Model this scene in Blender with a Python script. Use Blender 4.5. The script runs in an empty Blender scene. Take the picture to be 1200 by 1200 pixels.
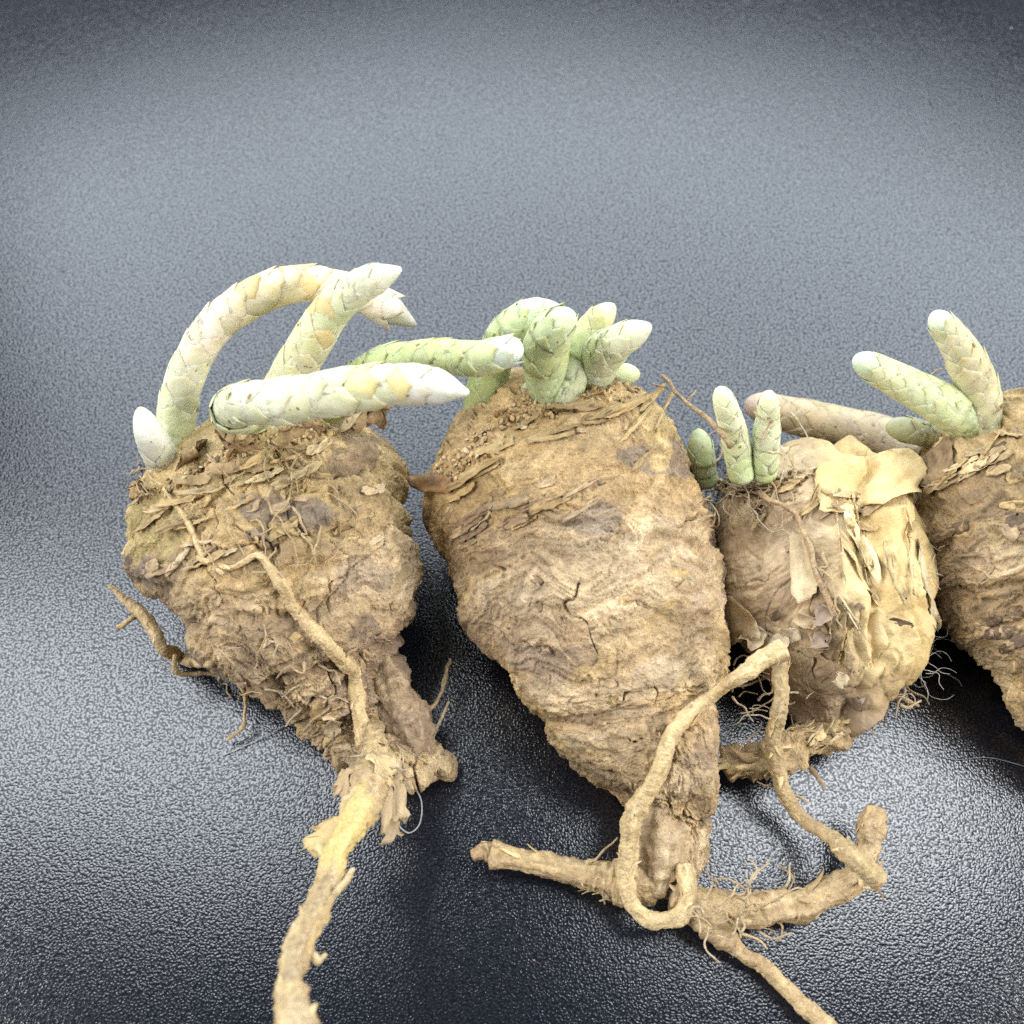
import bpy, math, random
import numpy as np
from mathutils import Vector, Matrix
from mathutils.bvhtree import BVHTree

random.seed(7)
RNG = np.random.default_rng(11)
scene = bpy.context.scene
COL = scene.collection
CM = 0.01                                   # the helpers work in centimetres, meshes are in metres

# ------------------------------------------------------------------ camera
TILT = math.radians(30); FOV = math.radians(44); DIST = 14.85
Fpx = 600 / math.tan(FOV / 2)
CAM = np.array([0, -DIST * math.sin(TILT), DIST * math.cos(TILT)])
FWD = np.array([0, math.sin(TILT), -math.cos(TILT)])
RGT = np.array([1.0, 0, 0]); UPV = np.array([0, math.cos(TILT), math.sin(TILT)])
cam = bpy.data.cameras.new('camera'); camo = bpy.data.objects.new('camera', cam); COL.objects.link(camo)
camo.location = Vector(CAM * CM); camo.rotation_euler = (TILT, 0, 0)
cam.angle = FOV; cam.clip_start = 0.005; cam.clip_end = 10
cam.dof.use_dof = True; cam.dof.focus_distance = 0.129; cam.dof.aperture_fstop = 40
scene.camera = camo

# ------------------------------------------------------------------ world, lamps, exposure
world = bpy.data.worlds.new('World'); scene.world = world; world.use_nodes = True
bg = world.node_tree.nodes['Background']; bg.inputs[0].default_value = (0.75, 0.86, 1.0, 1); bg.inputs[1].default_value = 0.12
def lamp(name, loc, target, sx, sy, power, color):
    l = bpy.data.lights.new(name, 'AREA'); l.shape = 'RECTANGLE'; l.size = sx; l.size_y = sy
    l.energy = power; l.color = color
    o = bpy.data.objects.new(name, l); COL.objects.link(o); o.location = loc
    o.rotation_euler = (Vector(target) - Vector(loc)).to_track_quat('-Z', 'Y').to_euler()
    return o
lamp('ceiling_or_fill_lamp', (0.06, 0.60, 0.43), (0, 0, 0), 1.55, 0.74, 13.0, (0.82, 0.91, 1.0))
lamp('ceiling_or_fill_lamp', (0.30, 0.03, 0.55), (0, 0, 0), 0.26, 0.38, 2.6, (0.92, 0.96, 1.0))
lamp('ceiling_or_fill_lamp', (-0.36, 0.09, 0.50), (0, 0, 0), 0.26, 0.52, 2.7, (0.90, 0.95, 1.0))
lamp('ceiling_or_fill_lamp', (-0.72, -0.26, 0.32), (0, 0, 0.01), 0.36, 0.30, 5.4, (1.0, 0.97, 0.93))  # added fill lamp, low on the left, to brighten the tuber fronts
lamp('ceiling_or_fill_lamp', (0.72, -0.30, 0.32), (0, 0, 0.01), 0.30, 0.30, 6.4, (1.0, 0.96, 0.90))  # second added fill, low on the right, for the same fronts
scene.view_settings.view_transform = 'Standard'; scene.view_settings.look = 'None'
scene.view_settings.exposure = 0; scene.view_settings.gamma = 1
scene.cycles.use_denoising = False
scene.cycles.max_bounces = 4; scene.cycles.diffuse_bounces = 2; scene.cycles.glossy_bounces = 2

# ------------------------------------------------------------------ helpers: pixels -> space, noise, meshes
def ray(px, py):
    d = FWD + (px - 600) / Fpx * RGT + (600 - py) / Fpx * UPV
    return d                                   # depth 1 along the view axis
def at_z(px, py, z):
    d = ray(px, py); return CAM + d * ((z - CAM[2]) / d[2])
def depth(p): return float(np.dot(np.asarray(p) - CAM, FWD))
def unit(v): v = np.asarray(v, float); return v / (np.linalg.norm(v) + 1e-12)

def _h(ix, iy, iz, seed):
    n = (ix.astype(np.int64) * 73856093) ^ (iy.astype(np.int64) * 19349663) ^ (iz.astype(np.int64) * 83492791) ^ (seed * 2654435761)
    n = n & 0xffffffff
    n = (n ^ (n >> 15)) * 0x2c1b3c6d & 0xffffffff
    n = (n ^ (n >> 12)) * 0x297a2d39 & 0xffffffff
    n = n ^ (n >> 15)
    return n / 4294967295.0
def vnoise(p, seed=0):
    p = np.asarray(p); i = np.floor(p).astype(np.int64); f = p - i; u = f * f * f * (f * (f * 6 - 15) + 10)
    r = 0
    for dx in (0, 1):
        for dy in (0, 1):
            for dz in (0, 1):
                w = (u[..., 0] if dx else 1 - u[..., 0]) * (u[..., 1] if dy else 1 - u[..., 1]) * (u[..., 2] if dz else 1 - u[..., 2])
                r = r + w * _h(i[..., 0] + dx, i[..., 1] + dy, i[..., 2] + dz, seed)
    return r * 2 - 1
def fbm(p, octv=4, seed=0, gain=0.5, lac=2.03):
    a, s, t = 1.0, 0, 0
    for k in range(octv):
        s = s + a * vnoise(p * lac ** k + 17.3 * k, seed + k); t += a; a *= gain
    return s / t
def ridged(p, octv=3, seed=0):
    a, s, t = 1.0, 0, 0
    for k in range(octv):
        s = s + a * (1 - np.abs(vnoise(p * 2.1 ** k + 9.1 * k, seed + k)) * 2); t += a; a *= 0.5
    return s / t
def worley(p, seed=0):
    i = np.floor(p).astype(np.int64)
    f1 = np.full(p.shape[:-1], 9.0); f2 = f1.copy(); cid = np.zeros(p.shape[:-1]); gx = np.zeros(p.shape)
    for dx in (-1, 0, 1):
        for dy in (-1, 0, 1):
            for dz in (-1, 0, 1):
                a, b, c = i[..., 0] + dx, i[..., 1] + dy, i[..., 2] + dz
                q = np.stack([a + _h(a, b, c, seed), b + _h(a, b, c, seed + 1), c + _h(a, b, c, seed + 2)], -1)
                dv = p - q; d = np.sqrt((dv ** 2).sum(-1))
                near = d < f1
                f2 = np.where(near, f1, np.minimum(f2, d))
                cid = np.where(near, _h(a, b, c, seed + 3), cid)
                gx = np.where(near[..., None], dv, gx); f1 = np.where(near, d, f1)
    return f1, f2, cid, gx
def sstep(a, b, x):
    t = np.clip((x - a) / (b - a), 0, 1); return t * t * (3 - 2 * t)
def mixc(c0, c1, f):
    return np.asarray(c0) * (1 - f[..., None]) + np.asarray(c1) * f[..., None]

def crom(pts, n):
    """n samples of a Catmull-Rom curve through rows of pts, even in arc length of the first columns"""
    P = np.asarray(pts, float); m = len(P)
    P = np.vstack([2 * P[0] - P[1], P, 2 * P[-1] - P[-2]])
    t = np.linspace(0, m - 1, n); k = np.minimum(t.astype(int), m - 2); f = (t - k)[:, None]
    a, b, c, d = P[k], P[k + 1], P[k + 2], P[k + 3]
    return 0.5 * (2 * b + (c - a) * f + (2 * a - 5 * b + 4 * c - d) * f ** 2 + (3 * b - a - 3 * c + d) * f ** 3)
def resample(P, n, dims=3):
    s = np.r_[0, np.cumsum(np.linalg.norm(np.diff(P[:, :dims], axis=0), axis=1))]
    t = np.linspace(0, s[-1], n)
    return np.stack([np.interp(t, s, P[:, j]) for j in range(P.shape[1])], 1), s[-1]

def make_mesh(name, V, quads, colors=None, tris=None, smooth=True, extra=None):
    """V in cm -> mesh in metres"""
    me = bpy.data.meshes.new(name)
    V = np.asarray(V, np.float32) * CM
    quads = np.asarray(quads, np.int32).reshape(-1, 4)
    tris = np.zeros((0, 3), np.int32) if tris is None else np.asarray(tris, np.int32).reshape(-1, 3)
    nl = quads.size + tris.size; nf = len(quads) + len(tris)
    me.vertices.add(len(V)); me.vertices.foreach_set('co', V.ravel())
    me.loops.add(nl); me.loops.foreach_set('vertex_index', np.r_[quads.ravel(), tris.ravel()].astype(np.int32))
    me.polygons.add(nf)
    st = np.r_[np.arange(len(quads)) * 4, quads.size + np.arange(len(tris)) * 3].astype(np.int32)
    me.polygons.foreach_set('loop_start', st)
    if smooth: me.polygons.foreach_set('use_smooth', np.ones(nf, bool))
    me.update(calc_edges=True); me.validate()
    if colors is not None:
        at = me.color_attributes.new('col', 'FLOAT_COLOR', 'POINT')
        c = np.ones((len(V), 4), np.float32); c[:, :3] = np.clip(colors, 0, 1); at.data.foreach_set('color', c.ravel())
    return me
def thing(name, label, cat, base, group=None):
    o = bpy.data.objects.new(name, None); COL.objects.link(o); o.empty_display_size = 0.01
    o.location = Vector(np.asarray(base) * CM); o['label'] = label; o['category'] = cat
    if group: o['group'] = group
    return o
def part(name, me, mat, parent, root):
    """mesh in world cm -> child whose coordinates are relative to the thing's base"""
    if len(me.materials) == 0: me.materials.append(mat)
    o = bpy.data.objects.new(name, me); COL.objects.link(o); o.parent = parent
    if parent is root: o.location = -root.location
    return o

def tube_mesh(name, pts, rad, nseg=10, cfun=None, rough=0.0, seed=0, samples=None, cap=True, fibre=0.0, twist=0.0):
    """a round tube through pts (cm) with radius rad (cm); knobbly by noise"""
    A = np.c_[np.asarray(pts, float), np.asarray(rad, float)]
    dense = crom(A, max(8 * len(A), 16)); L = np.linalg.norm(np.diff(dense[:, :3], axis=0), axis=1).sum()
    n = samples or max(6, int(L / (np.mean(rad) * (0.45 if nseg < 12 else 0.12))))
    Q, L = resample(dense, n); P, R = Q[:, :3], np.maximum(Q[:, 3], 0.002)
    T = np.gradient(P, axis=0); T /= np.linalg.norm(T, axis=1)[:, None] + 1e-12
    N = np.zeros_like(P); a = np.array([0, 0, 1.0]) if abs(T[0][2]) < 0.9 else np.array([1.0, 0, 0])
    N[0] = unit(a - T[0] * a.dot(T[0]))
    for k in range(1, n): N[k] = unit(N[k - 1] - T[k] * N[k - 1].dot(T[k]))
    B = np.cross(T, N)
    th = np.linspace(0, 2 * np.pi, nseg, endpoint=False)
    ct, sn = np.cos(th)[None, :, None], np.sin(th)[None, :, None]
    D = ct * N[:, None] + sn * B[:, None]
    s = np.linspace(0, L, n)[:, None] * np.ones((1, nseg))
    rr = R[:, None] * np.ones((1, nseg))
    mr = float(np.mean(R))
    q = np.stack([s / (mr * 2.4), np.cos(th)[None] * 1.1 + 0 * s, np.sin(th)[None] * 1.1 + 0 * s], -1)
    if rough:
        rr = rr * (1 + rough * (fbm(q, 3, seed) * 0.9 + 0.5 * fbm(q * 3.1, 2, seed + 5)))
        if nseg > 12:
            qr = q * np.array([5.0, 0.8, 0.8]); rr = rr * (1 + rough * 0.35 * (ridged(qr, 2, seed + 31) - .4) + rough * 0.4 * fbm(q * 7, 2, seed + 33))
            f1, f2, cid, _g = worley(q * np.array([2.0, 1.6, 1.6]), seed + 35); rr = rr * (1 + rough * 0.35 * (cid - .5) * sstep(0, .1, f2 - f1))
    if fibre:
        qf = np.stack([s / (mr * 9), np.cos(th + 0)[None] * 3.5 + 0 * s, np.sin(th)[None] * 3.5 + 0 * s], -1)
        rr = rr * (1 + fibre * ridged(qf, 2, seed + 9))
    V = (P[:, None] + D * rr[..., None]).reshape(-1, 3)
    C = cfun(np.linspace(0, 1, n)[:, None] * np.ones((1, nseg)), q, rr / R[:, None]) if cfun else np.full((n, nseg, 3), .4)
    C = C.reshape(-1, 3)
    i = np.arange(n - 1)[:, None] * nseg; j = np.arange(nseg)[None]; j2 = (j + 1) % nseg
    quads = np.stack([i + j, i + j2, i + nseg + j2, i + nseg + j], -1).reshape(-1, 4)
    tris = []
    if cap:
        V = np.vstack([V, P[0] - T[0] * R[0] * 0.35, P[-1] + T[-1] * R[-1] * 0.35]); C = np.vstack([C, C[0], C[-1]])
        b0, b1 = n * nseg, n * nseg + 1; e = (n - 1) * nseg
        for k in range(nseg):
            tris.append((b0, (k + 1) % nseg, k)); tris.append((b1, e + k, e + (k + 1) % nseg))
    return make_mesh(name, V, quads, C, tris)

def sheet_mesh(name, G, thick, colors, mask=None):
    """closed thin sheet from a grid of points G (nu, nv, 3)"""
    nu, nv = G.shape[:2]
    du = np.gradient(G, axis=0); dv = np.gradient(G, axis=1); Nn = np.cross(du, dv); Nn /= np.linalg.norm(Nn, axis=-1)[..., None] + 1e-12
    th = np.full((nu, nv), thick); th[0] = th[-1] = thick * .3; th[:, 0] = th[:, -1] = thick * .3
    A = (G + Nn * th[..., None] / 2).reshape(-1, 3); B = (G - Nn * th[..., None] / 2).reshape(-1, 3)
    idx = np.arange(nu * nv).reshape(nu, nv); m = nu * nv
    top = np.stack([idx[:-1, :-1], idx[1:, :-1], idx[1:, 1:], idx[:-1, 1:]], -1).reshape(-1, 4)
    ring = list(idx[0, :]) + list(idx[1:, -1]) + list(idx[-1, -2::-1]) + list(idx[-2:0:-1, 0])
    side = [(ring[k], ring[(k + 1) % len(ring)], ring[(k + 1) % len(ring)] + m, ring[k] + m) for k in range(len(ring))]
    quads = np.vstack([top, top[:, ::-1] + m, np.array(side)])
    c = colors.reshape(-1, 3)
    return make_mesh(name, np.vstack([A, B]), quads, np.vstack([c, c]))

# ------------------------------------------------------------------ materials
def new_mat(name):
    m = bpy.data.materials.new(name); m.use_nodes = True
    nt = m.node_tree; return m, nt, nt.nodes['Principled BSDF'], nt.nodes.new, nt.links.new
def noise_node(nt, vec, scale, detail=4, rough=0.55, dim='3D'):
    n = nt.nodes.new('ShaderNodeTexNoise'); n.noise_dimensions = dim; n.inputs['Scale'].default_value = scale
    n.inputs['Detail'].default_value = detail; n.inputs['Roughness'].default_value = rough
    nt.links.new(vec, n.inputs['Vector']); return n
def ramp_node(nt, fac, stops):
    r = nt.nodes.new('ShaderNodeValToRGB'); e = r.color_ramp.elements
    while len(e) < len(stops): e.new(0.5)
    for k, (p, c) in enumerate(stops): e[k].position = p; e[k].color = (*c, 1)
    nt.links.new(fac, r.inputs['Fac']); return r
def mul_node(nt, a, b, fac=1.0):
    m = nt.nodes.new('ShaderNodeMix'); m.data_type = 'RGBA'; m.blend_type = 'MULTIPLY'; m.inputs[0].default_value = fac
    nt.links.new(a, m.inputs[6]); nt.links.new(b, m.inputs[7]); return m.outputs[2]
def bump_node(nt, h, strength, dist, normal=None):
    b = nt.nodes.new('ShaderNodeBump'); b.inputs['Strength'].default_value = strength; b.inputs['Distance'].default_value = dist
    nt.links.new(h, b.inputs['Height'])
    if normal: nt.links.new(normal, b.inputs['Normal'])
    return b.outputs['Normal']

def mat_skin(name, rough=0.82, fine=1.0, var=(0.72, 1.22), sss=0.0, trans=0.0):
    m, nt, bs, N, L = new_mat(name)
    at = N('ShaderNodeAttribute'); at.attribute_name = 'col'
    tc = N('ShaderNodeTexCoord'); v = tc.outputs['Object']
    n1 = noise_node(nt, v, 900, 4, 0.65); n2 = noise_node(nt, v, 3800, 2, 0.6)
    r1 = ramp_node(nt, n1.outputs['Fac'], [(0.3, (var[0],) * 3), (0.7, (var[1],) * 3)])
    r2 = ramp_node(nt, n2.outputs['Fac'], [(0.3, (var[0] * 1.08,) * 3), (0.7, (var[1] * .95,) * 3)])
    c = mul_node(nt, mul_node(nt, at.outputs['Color'], r1.outputs['Color']), r2.outputs['Color'])
    L(c, bs.inputs['Base Color']); bs.inputs['Roughness'].default_value = rough
    bs.inputs['Specular IOR Level'].default_value = 0.28
    nn = bump_node(nt, n1.outputs['Fac'], 0.8 * fine, 0.0009)
    nn = bump_node(nt, n2.outputs['Fac'], 0.5 * fine, 0.00035, nn)
    L(nn, bs.inputs['Normal'])
    if sss:
        bs.inputs['Subsurface Weight'].default_value = sss
        bs.inputs['Subsurface Radius'].default_value = (1.0, 0.75, 0.4); bs.inputs['Subsurface Scale'].default_value = 0.0012
    return m
M_SKIN = mat_skin('tuber_skin')
M_FLAKE = mat_skin('dry_skin_flake', 0.7, 0.5)
M_PAPER = mat_skin('papery_wrapper', 0.55, 0.4, (0.86, 1.12))
M_ROOT = mat_skin('dry_root', 0.75, 0.8, (0.78, 1.18))

def mat_shoot(name, use_object_color):
    m, nt, bs, N, L = new_mat(name)
    at = N('ShaderNodeAttribute'); at.attribute_name = 'col'
    tc = N('ShaderNodeTexCoord')
    if use_object_color:
        oi = N('ShaderNodeObjectInfo'); geo = N('ShaderNodeNewGeometry'); vec = geo.outputs['Position']
        base = mul_node(nt, oi.outputs['Color'], at.outputs['Color'])
    else:
        geo = N('ShaderNodeNewGeometry'); vec = geo.outputs['Position']; base = at.outputs['Color']
    n1 = noise_node(nt, vec, 700, 2, 0.6); n2 = noise_node(nt, vec, 5200, 1, 0.6)
    r1 = ramp_node(nt, n1.outputs['Fac'], [(0.3, (0.86, 0.88, 0.80)), (0.65, (1.06, 1.05, 1.06))])
    c = mul_node(nt, base, r1.outputs['Color'])
    n3 = noise_node(nt, vec, 950, 1, 0.5); r3 = ramp_node(nt, n3.outputs['Fac'], [(0.755, (1, 1, 1)), (0.79, (0.42, 0.30, 0.14))])   # brown specks
    c = mul_node(nt, c, r3.outputs['Color'])
    L(c, bs.inputs['Base Color']); bs.inputs['Roughness'].default_value = 0.5
    bs.inputs['Specular IOR Level'].default_value = 0.35
    bs.inputs['Subsurface Weight'].default_value = 0.45
    bs.inputs['Subsurface Radius'].default_value = (0.9, 1.0, 0.55); bs.inputs['Subsurface Scale'].default_value = 0.0014
    nn = bump_node(nt, n1.outputs['Fac'], 0.25, 0.0006); nn = bump_node(nt, n2.outputs['Fac'], 0.22, 0.0002, nn)
    L(nn, bs.inputs['Normal'])
    return m
M_SHOOT = mat_shoot('shoot_flesh', False)
M_SCALE = mat_shoot('shoot_scale', True)

def mat_table():
    m, nt, bs, N, L = new_mat('black_grained_plastic')
    tc = N('ShaderNodeTexCoord'); v = tc.outputs['Object']
    wz = noise_node(nt, v, 700, 1, dim='2D')
    vm = N('ShaderNodeVectorMath'); vm.operation = 'MULTIPLY_ADD'; L(wz.outputs['Color'], vm.inputs[0])
    vm.inputs[1].default_value = (0.0005,) * 3; L(v, vm.inputs[2])
    vo = N('ShaderNodeTexVoronoi'); vo.voronoi_dimensions = '2D'; vo.feature = 'SMOOTH_F1'; vo.inputs['Scale'].default_value = 3500
    vo.inputs['Smoothness'].default_value = 0.45; L(vm.outputs[0], vo.inputs['Vector'])
    n1 = noise_node(nt, v, 4600, 1, 0.5, '2D'); n2 = noise_node(nt, v, 30, 4, 0.6, '2D')
    big = noise_node(nt, v, 22, 3, 0.6, '2D')
    nn = bump_node(nt, vo.outputs['Distance'], 0.5, 0.00004)
    nn = bump_node(nt, n1.outputs['Fac'], 0.5, 0.00004, nn)
    L(nn, bs.inputs['Normal'])
    r = ramp_node(nt, big.outputs['Fac'], [(0.3, (0.004, 0.005, 0.009)), (0.7, (0.006, 0.0075, 0.013))])
    L(r.outputs['Color'], bs.inputs['Base Color'])
    rr = N('ShaderNodeMapRange'); rr.inputs['To Min'].default_value = 0.14; rr.inputs['To Max'].default_value = 0.24
    L(n2.outputs['Fac'], rr.inputs['Value']); L(rr.outputs['Result'], bs.inputs['Roughness'])
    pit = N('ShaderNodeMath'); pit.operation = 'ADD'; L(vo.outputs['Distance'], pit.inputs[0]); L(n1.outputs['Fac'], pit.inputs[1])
    sp = N('ShaderNodeMapRange'); L(pit.outputs[0], sp.inputs['Value'])          # duller pits between the pebbles, with their occlusion put into the specular level
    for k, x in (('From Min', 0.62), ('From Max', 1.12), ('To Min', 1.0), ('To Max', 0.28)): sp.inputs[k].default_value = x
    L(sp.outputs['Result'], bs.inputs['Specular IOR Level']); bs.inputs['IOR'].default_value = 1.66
    return m
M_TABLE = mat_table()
def mat_plain(name, col, rough=0.6):
    m, nt, bs, N, L = new_mat(name); bs.inputs['Base Color'].default_value = (*col, 1); bs.inputs['Roughness'].default_value = rough; return m

# ------------------------------------------------------------------ the table
S = 30.0
tb = make_mesh('table_top', [(-S, -S, 0), (S, -S, 0), (S, S, 0), (-S, S, 0), (-S, -S, -1.5), (S, -S, -1.5), (S, S, -1.5), (-S, S, -1.5)],
               [(0, 1, 2, 3), (7, 6, 5, 4), (0, 4, 5, 1), (1, 5, 6, 2), (2, 6, 7, 3), (3, 7, 4, 0)], smooth=False)
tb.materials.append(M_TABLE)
to = bpy.data.objects.new('table_top', tb); COL.objects.link(to); to['kind'] = 'structure'
to['label'] = 'black plastic table top with fine pebbled grain'

# ------------------------------------------------------------------ tuber bodies
class Body: pass
def build_body(sections, flat0, nu, nv, disp, colour, zoff=0.0, seed=0, cap0=0.5, cap1=0.5, lift=None):
    """sections: (left px, right px) outline pairs from neck to tail; the body lies on the table"""
    st = []
    for k, (l, r) in enumerate(sections):
        l, r = np.array(l, float), np.array(r, float); c = (l + r) / 2; hw = np.linalg.norm(r - l) / 2
        z = 1.0; flat = flat0[min(k, len(flat0) - 1)]
        for _ in range(6):
            p = at_z(c[0], c[1], z); a = hw * depth(p) / Fpx; z = flat * a * 0.97 + zoff + (lift[k] if lift else 0)
        p = at_z(c[0], c[1], z); d2 = (r - l) / np.linalg.norm(r - l)
        e1 = unit(RGT * d2[0] - UPV * d2[1]); st.append(np.r_[p, a, e1, flat])
    st = np.array(st)
    # rounded caps
    def capped(end, ref, f):
        t = unit(end[:3] - ref[:3]); out = []
        for ang in (30, 55, 75, 88):
            q = end.copy(); q[:3] = end[:3] + t * end[3] * f * math.sin(math.radians(ang)); q[3] = max(end[3] * math.cos(math.radians(ang)), 0.02); out.append(q)
        return out
    c0 = capped(st[0], st[1], cap0); c1 = capped(st[-1], st[-2], cap1)
    st = np.array(c0[::-1] + list(st) + c1)
    Q, Ltot = resample(crom(st, 400), nu)
    P, A, E1, FL = Q[:, :3], np.maximum(Q[:, 3], 0.01), Q[:, 4:7], Q[:, 7]
    Ts = np.array([np.convolve(np.pad(P[:, j], 12, 'edge'), np.ones(25) / 25, 'valid') for j in range(3)]).T
    T = np.gradient(Ts, axis=0); T /= np.linalg.norm(T, axis=1)[:, None]
    E1 /= np.linalg.norm(E1, axis=1)[:, None]
    E2 = np.cross(E1, T); E2 /= np.linalg.norm(E2, axis=1)[:, None]
    E2 *= np.sign(E2[:, 2:3].mean())
    th = np.linspace(0, 2 * np.pi, nv, endpoint=False); th = th + 0.45 * np.cos(th)   # finer on the upper side
    ct, sn = np.cos(th)[None, :, None], np.sin(th)[None, :, None]
    off = E1[:, None] * ct * A[:, None, None] + E2[:, None] * sn * (A * FL)[:, None, None]
    base = P[:, None] + off
    du = np.gradient(base, axis=0); dv = np.roll(base, -1, 1) - np.roll(base, 1, 1)
    Nn = np.cross(dv, du); Nn /= np.linalg.norm(Nn, axis=-1)[..., None] + 1e-9
    if (Nn * off).sum() < 0: Nn = -Nn
    s = np.linspace(0, Ltot, nu)[:, None] * np.ones((1, nv))
    ring = np.stack([s, (np.cos(th) * 1.0)[None] * A.max() + 0 * s, (np.sin(th) * 1.0)[None] * A.max() + 0 * s], -1)
    u = s / Ltot
    fade = sstep(0, 0.02, u) * sstep(0, 0.02, 1 - u)
    d, info = disp(base, ring, u, th)
    X = base + Nn * (d * fade)[..., None]
    X[..., 2] = np.maximum(X[..., 2], 0.012 + 0.0 * X[..., 2])
    C = colour(base, ring, u, th, d, info)
    V = X.reshape(-1, 3)
    i = np.arange(nu - 1)[:, None] * nv; j = np.arange(nv)[None]; j2 = (j + 1) % nv
    quads = np.stack([i + j, i + nv + j, i + nv + j2, i + j2], -1).reshape(-1, 4)
    me = make_mesh('tuber_body', np.vstack([V, X[0].mean(0), X[-1].mean(0)]), quads, np.vstack([C.reshape(-1, 3), C[0].mean(0), C[-1].mean(0)]),
                   [(nu * nv, k, (k + 1) % nv) for k in range(nv)] + [(nu * nv + 1, (nu - 1) * nv + (k + 1) % nv, (nu - 1) * nv + k) for k in range(nv)])
    b = Body(); b.mesh = me; b.st = st; b.A = A; b.P = P
    Xc = X[::4, ::4]; a, c = Xc.shape[:2]
    i = np.arange(a - 1)[:, None] * c; j = np.arange(c)[None]; j2 = (j + 1) % c
    b.bvh = BVHTree.FromPolygons([tuple(v) for v in Xc.reshape(-1, 3)], np.stack([i + j, i + c + j, i + c + j2, i + j2], -1).reshape(-1, 4).tolist())
    b.centre = P[np.argmax(A)]
    return b
BODIES = []
def hit(px, py, body=None):
    """nearest surface point seen through a photo pixel -> (point, normal); the table if no body is there"""
    d = unit(ray(px, py)); best = None
    for b in ([body] if body else BODIES):
        loc, nor, idx, dist = b.bvh.ray_cast(Vector(CAM), Vector(d))
        if loc is not None and (best is None or dist < best[2]):
            n = np.array(nor); n = n if n.dot(d) < 0 else -n
            best = (np.array(loc), n, dist)
    if best: return best[0], best[1]
    if body:
        p = CAM + d * np.dot(body.centre - CAM, d)
        loc, nor, idx, dist = body.bvh.find_nearest(Vector(p))
        q = CAM + d * np.dot(np.array(loc) - CAM, d); return q, unit(q - body.centre)
    return at_z(px, py, 0.0), np.array([0, 0, 1.0])

TAN = (0.50, 0.36, 0.21); OCH = (0.53, 0.37, 0.17); BRN = (0.19, 0.13, 0.082); PUR = (0.17, 0.13, 0.115)
PALE = (0.64, 0.49, 0.30); YEL = (0.62, 0.45, 0.20); GRY = (0.20, 0.165, 0.15); RUST = (0.36, 0.20, 0.085)

def billow(p, octv=3, seed=0):
    a, s, t = 1.0, 0, 0
    for k in range(octv):
        s = s + a * np.minimum(np.abs(vnoise(p * 2.1 ** k + 9.1 * k, seed + k)) * 2, 1); t += a; a *= 0.5
    return s / t
def disp_wrinkled(seed, wr=1.0, plate=1.0, crack=1.0, lump=1.0, diag=0.0, fine=1.0):
    """dry bark-like skin: folds and tight wrinkles that run round the body, layered edges, splits"""
    def f(base, ring, u, th):
        w = np.stack([fbm(base * 1.3, 3, seed + 1), fbm(base * 1.3 + 5, 3, seed + 2), fbm(base * 1.3 + 11, 3, seed + 3)], -1)
        d = 0.09 * lump * fbm(base * 0.75, 3, seed)
        q = ring.copy(); q[..., 0] += diag * ring[..., 1]; q = q + 0.20 * w
        env = 0.35 + 1.0 * sstep(-0.35, 0.45, fbm(base * 0.9 + 31, 2, seed + 20))
        d += wr * env * 0.16 * (billow(q * np.array([2.2, 0.7, 0.7]), 2, seed + 4) - 0.4)
        d += wr * (1.5 - env) * 0.095 * (billow(q * np.array([5.5, 1.2, 1.2]) + 3, 3, seed + 14) - 0.4)
        t = fbm(q * np.array([1.9, 0.85, 0.85]) + 6, 4, seed + 24) * 9; fl = np.floor(t); fr = t - fl
        lay = sstep(0.0, 0.10, fr)
        d += plate * 0.31 * (fl + lay - t * 0.55) / 9                                   # layers of skin with sharp edges
        f1, f2, cid, gx = worley((q + 0.15 * w) * np.array([2.8, 1.3, 1.3]), seed + 8)
        edge = f2 - f1
        d += plate * (cid - 0.5) * 0.022 * sstep(0.0, 0.05, edge)
        cidb = _h(fl.astype(np.int64), (cid * 97).astype(np.int64), fl.astype(np.int64) * 0, seed + 5)
        cr = np.abs(fbm(q * np.array([1.6, 0.7, 0.7]) + 3.3, 2, seed + 40) + 0.05 * vnoise(base * 9, seed + 42))
        cm = (1 - sstep(0.0, 0.018, cr)) * sstep(0.0, 0.25, fbm(base * 1.1 + 9, 2, seed + 41))
        cr2 = np.abs(fbm((base + 0.2 * w) * 1.7 + 1.3, 2, seed + 44) + 0.05 * vnoise(base * 8, seed + 45))
        cm = np.maximum(cm, (1 - sstep(0.0, 0.02, cr2)) * sstep(0.12, 0.3, fbm(base * 1.7 + 29, 2, seed + 46)))
        d -= crack * 0.09 * cm
        fib = billow(q * np.array([20, 2.6, 2.6]), 2, seed + 60)
        d += fine * (0.024 * (fib - .4) + 0.015 * fbm(base * 10, 3, seed + 50) + 0.006 * fbm(base * 26, 2, seed + 51))
        return d, dict(cid=cid, cidb=cidb, edge=edge, w=w, crack=cm, q=q, fib=fib, lay=lay)
    return f
def disp_papery(seed):
    """thin crumpled wrapper: broad soft folds running along the body, stronger on its right side"""
    g = disp_wrinkled(seed, 0.25, 0.35, 0.5, 1.0, 0.0, 0.5)
    def f(base, ring, u, th):
        d, info = g(base, ring, u, th)
        side = sstep(-0.3, 0.5, np.cos(th)[None] + 0 * u)
        q = (ring + 0.45 * info['w']) * np.array([0.75, 1.5, 1.5])
        d = d * (1 - 0.6 * side) + side * (0.30 * (billow(q, 2, seed + 90) - .4) + 0.05 * (ridged(q * 2.3 + 5, 2, seed + 92) - .4))
        d = d + 0.10 * sstep(0.62, 0.9, u) * fbm(base * 3.0, 4, seed + 95)
        return d, info
    return f
def project(p):
    v = p - CAM; z = v @ FWD; return 600 + Fpx * (v @ RGT) / z, 600 - Fpx * (v @ UPV) / z
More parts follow.
